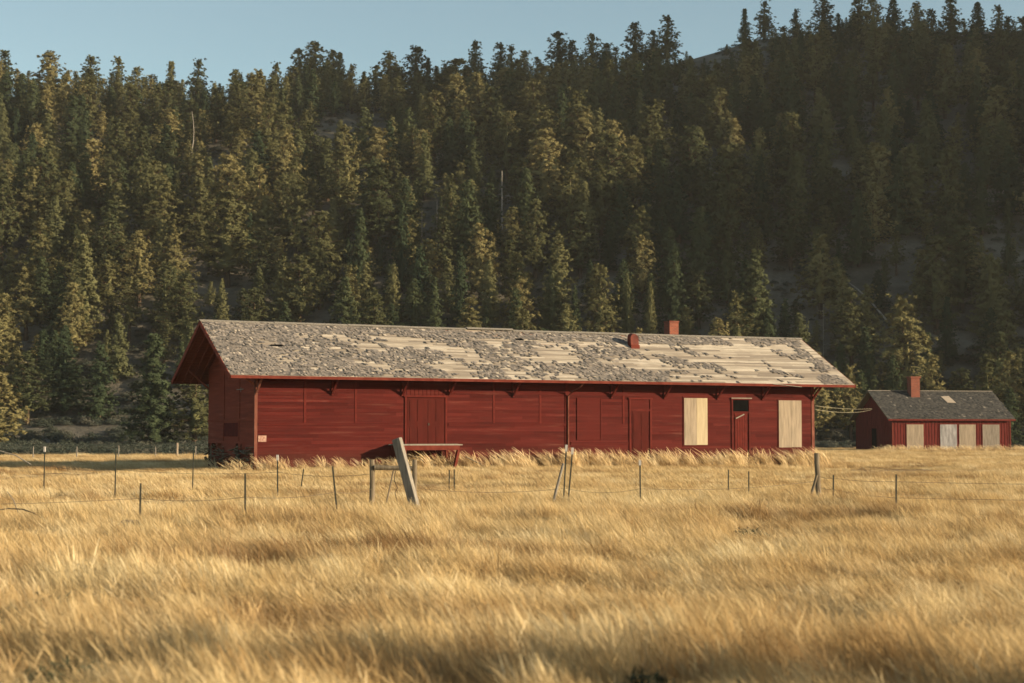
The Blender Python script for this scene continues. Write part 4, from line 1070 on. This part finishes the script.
def fill(y0, y1, per_m2, hs):
    P_, Ro, Sc, Ix = [], [], [], []
    n = 0; area = 0
    ysn = int((y1 - y0) * 2)
    for k in range(ysn):
        ya = y0 + (y1 - y0) * k / ysn; yb = y0 + (y1 - y0) * (k + 1) / ysn; hw_ = .325 * yb + 7.0
        m_ = (yb - ya) * 2 * hw_ * per_m2; m_ = int(m_) + (prs.random() < m_ % 1)
        for _ in range(m_):
            Y = prs.uniform(ya, yb); X = prs.uniform(-hw_, hw_)
            if in_building(X, Y): continue
            if X / Y * FPX + 512 < 250 and Y > 133 + 5 * noise.noise(Vector((X / 5, 0, 2))): continue
            th = inside(X, Y, THIN); dk = inside(X, Y, DARK)
            hn = 1 + .38 * noise.noise(Vector((X / 22, Y / 3.5, 11))) + .5 * noise.noise(Vector((X / 1.1, Y / 0.9, 4))) + .45 * noise.noise(Vector((X / 3.5, Y / 2.0, 1))) + .3 * noise.noise(Vector((X / 14, Y / 5, 6)))
            if prs.random() < th * .72 or prs.random() < dk * (.85 if Y < 15.5 else .6): continue
            s_ = hs * hn * (1 - .8 * th) * prs.uniform(.8, 1.2) * (1 - .2 * dk)
            P_.append((X, Y, field_z(X, Y))); Ro.append((0, prs.gauss(0, .05), prs.gauss(0, .45))); Sc.append((.9 + .2 * s_, .9 + .2 * s_, s_)); Ix.append(prs.randrange(5))
    return P_, Ro, Sc, Ix
scatter('near_grass', *fill(8.5, 44, 23, 0.80), gn, 'tall golden dry grass in the foreground leaning left', 'grass')
scatter('field_grass', *fill(44, 200, 3.8, 0.62), gf, 'golden dry grass of the field around the buildings', 'grass')
# russet seed-head grass along the depot front and around it, some before the outbuilding
P_, Ro, Sc, Ix = [], [], [], []
for k in range(1000):
    u = prs.uniform(-1.5, L + .6); v = -0.25 - abs(prs.gauss(0, .9))
    if u < 0 and prs.random() < .6: v = prs.uniform(-1, W)
    if prs.random() > .42 + 1.3 * noise.noise(Vector((u / 1.1, v, 3))): continue
    P_.append((-12.225 + u * UX - v * UY, 80 + u * UY + v * UX, 0)); Ro.append((0, 0, prs.gauss(0, .4)))
    s_ = prs.uniform(.55, 1.05) * (1.1 if 8 < u < 33 else .8); s_ *= 1.0; Sc.append((s_, s_, s_)); Ix.append(prs.randrange(4))
for k in range(330):
    u = prs.uniform(-2, 16); v = -prs.uniform(.2, 3); c_, s1 = math.cos(R(12)), math.sin(R(12)); s_ = prs.uniform(.4, .85)
    P_.append((37.26 + u * c_ - v * s1, 165 + u * s1 + v * c_, 0)); Ro.append((0, 0, prs.gauss(0, .4))); Sc.append((s_, s_, s_)); Ix.append(prs.randrange(4))
scatter('seed_grass', P_, Ro, Sc, Ix, gt, 'tall russet seed grass along the foot of the depot wall', 'grass')
P_, Ro, Sc, Ix = [], [], [], []
for a, b2, c_, d_ in DARK:
    for k in range(min(700, int(60 * c_ * d_ * 3.14 / 2) + 20)):
        an = prs.uniform(0, 6.28); r_ = math.sqrt(prs.random()); X = a + c_ * r_ * math.cos(an); Y = b2 + d_ * r_ * math.sin(an)
        if Y < 12: continue
        s_ = prs.uniform(.35, .75); P_.append((X, Y, field_z(X, Y))); Ro.append((0, 0, prs.uniform(0, 6.28))); Sc.append((s_, s_, s_)); Ix.append(prs.randrange(3))
scatter('weeds', P_, Ro, Sc, Ix, gw, 'dark green weeds in patches between the foreground grass', 'weeds')

# ---------------------------------------------------------------- evening haze
if HAZE_DENSITY > 0:
    q = MB(); q.box(-900, 900, -50, 900, -2, 260); o = q.build('haze', None); o['kind'] = 'stuff'
    m = bpy.data.materials.new('haze'); m.use_nodes = True; t = m.node_tree; t.nodes.remove(t.nodes["Principled BSDF"])
    pv = t.nodes.new("ShaderNodeVolumePrincipled"); pv.inputs["Density"].default_value = HAZE_DENSITY; pv.inputs["Color"].default_value = (.95, .93, .9, 1); pv.inputs["Anisotropy"].default_value = .2
    t.links.new(pv.outputs[0], t.nodes["Material Output"].inputs["Volume"]); o.data.materials.append(m)
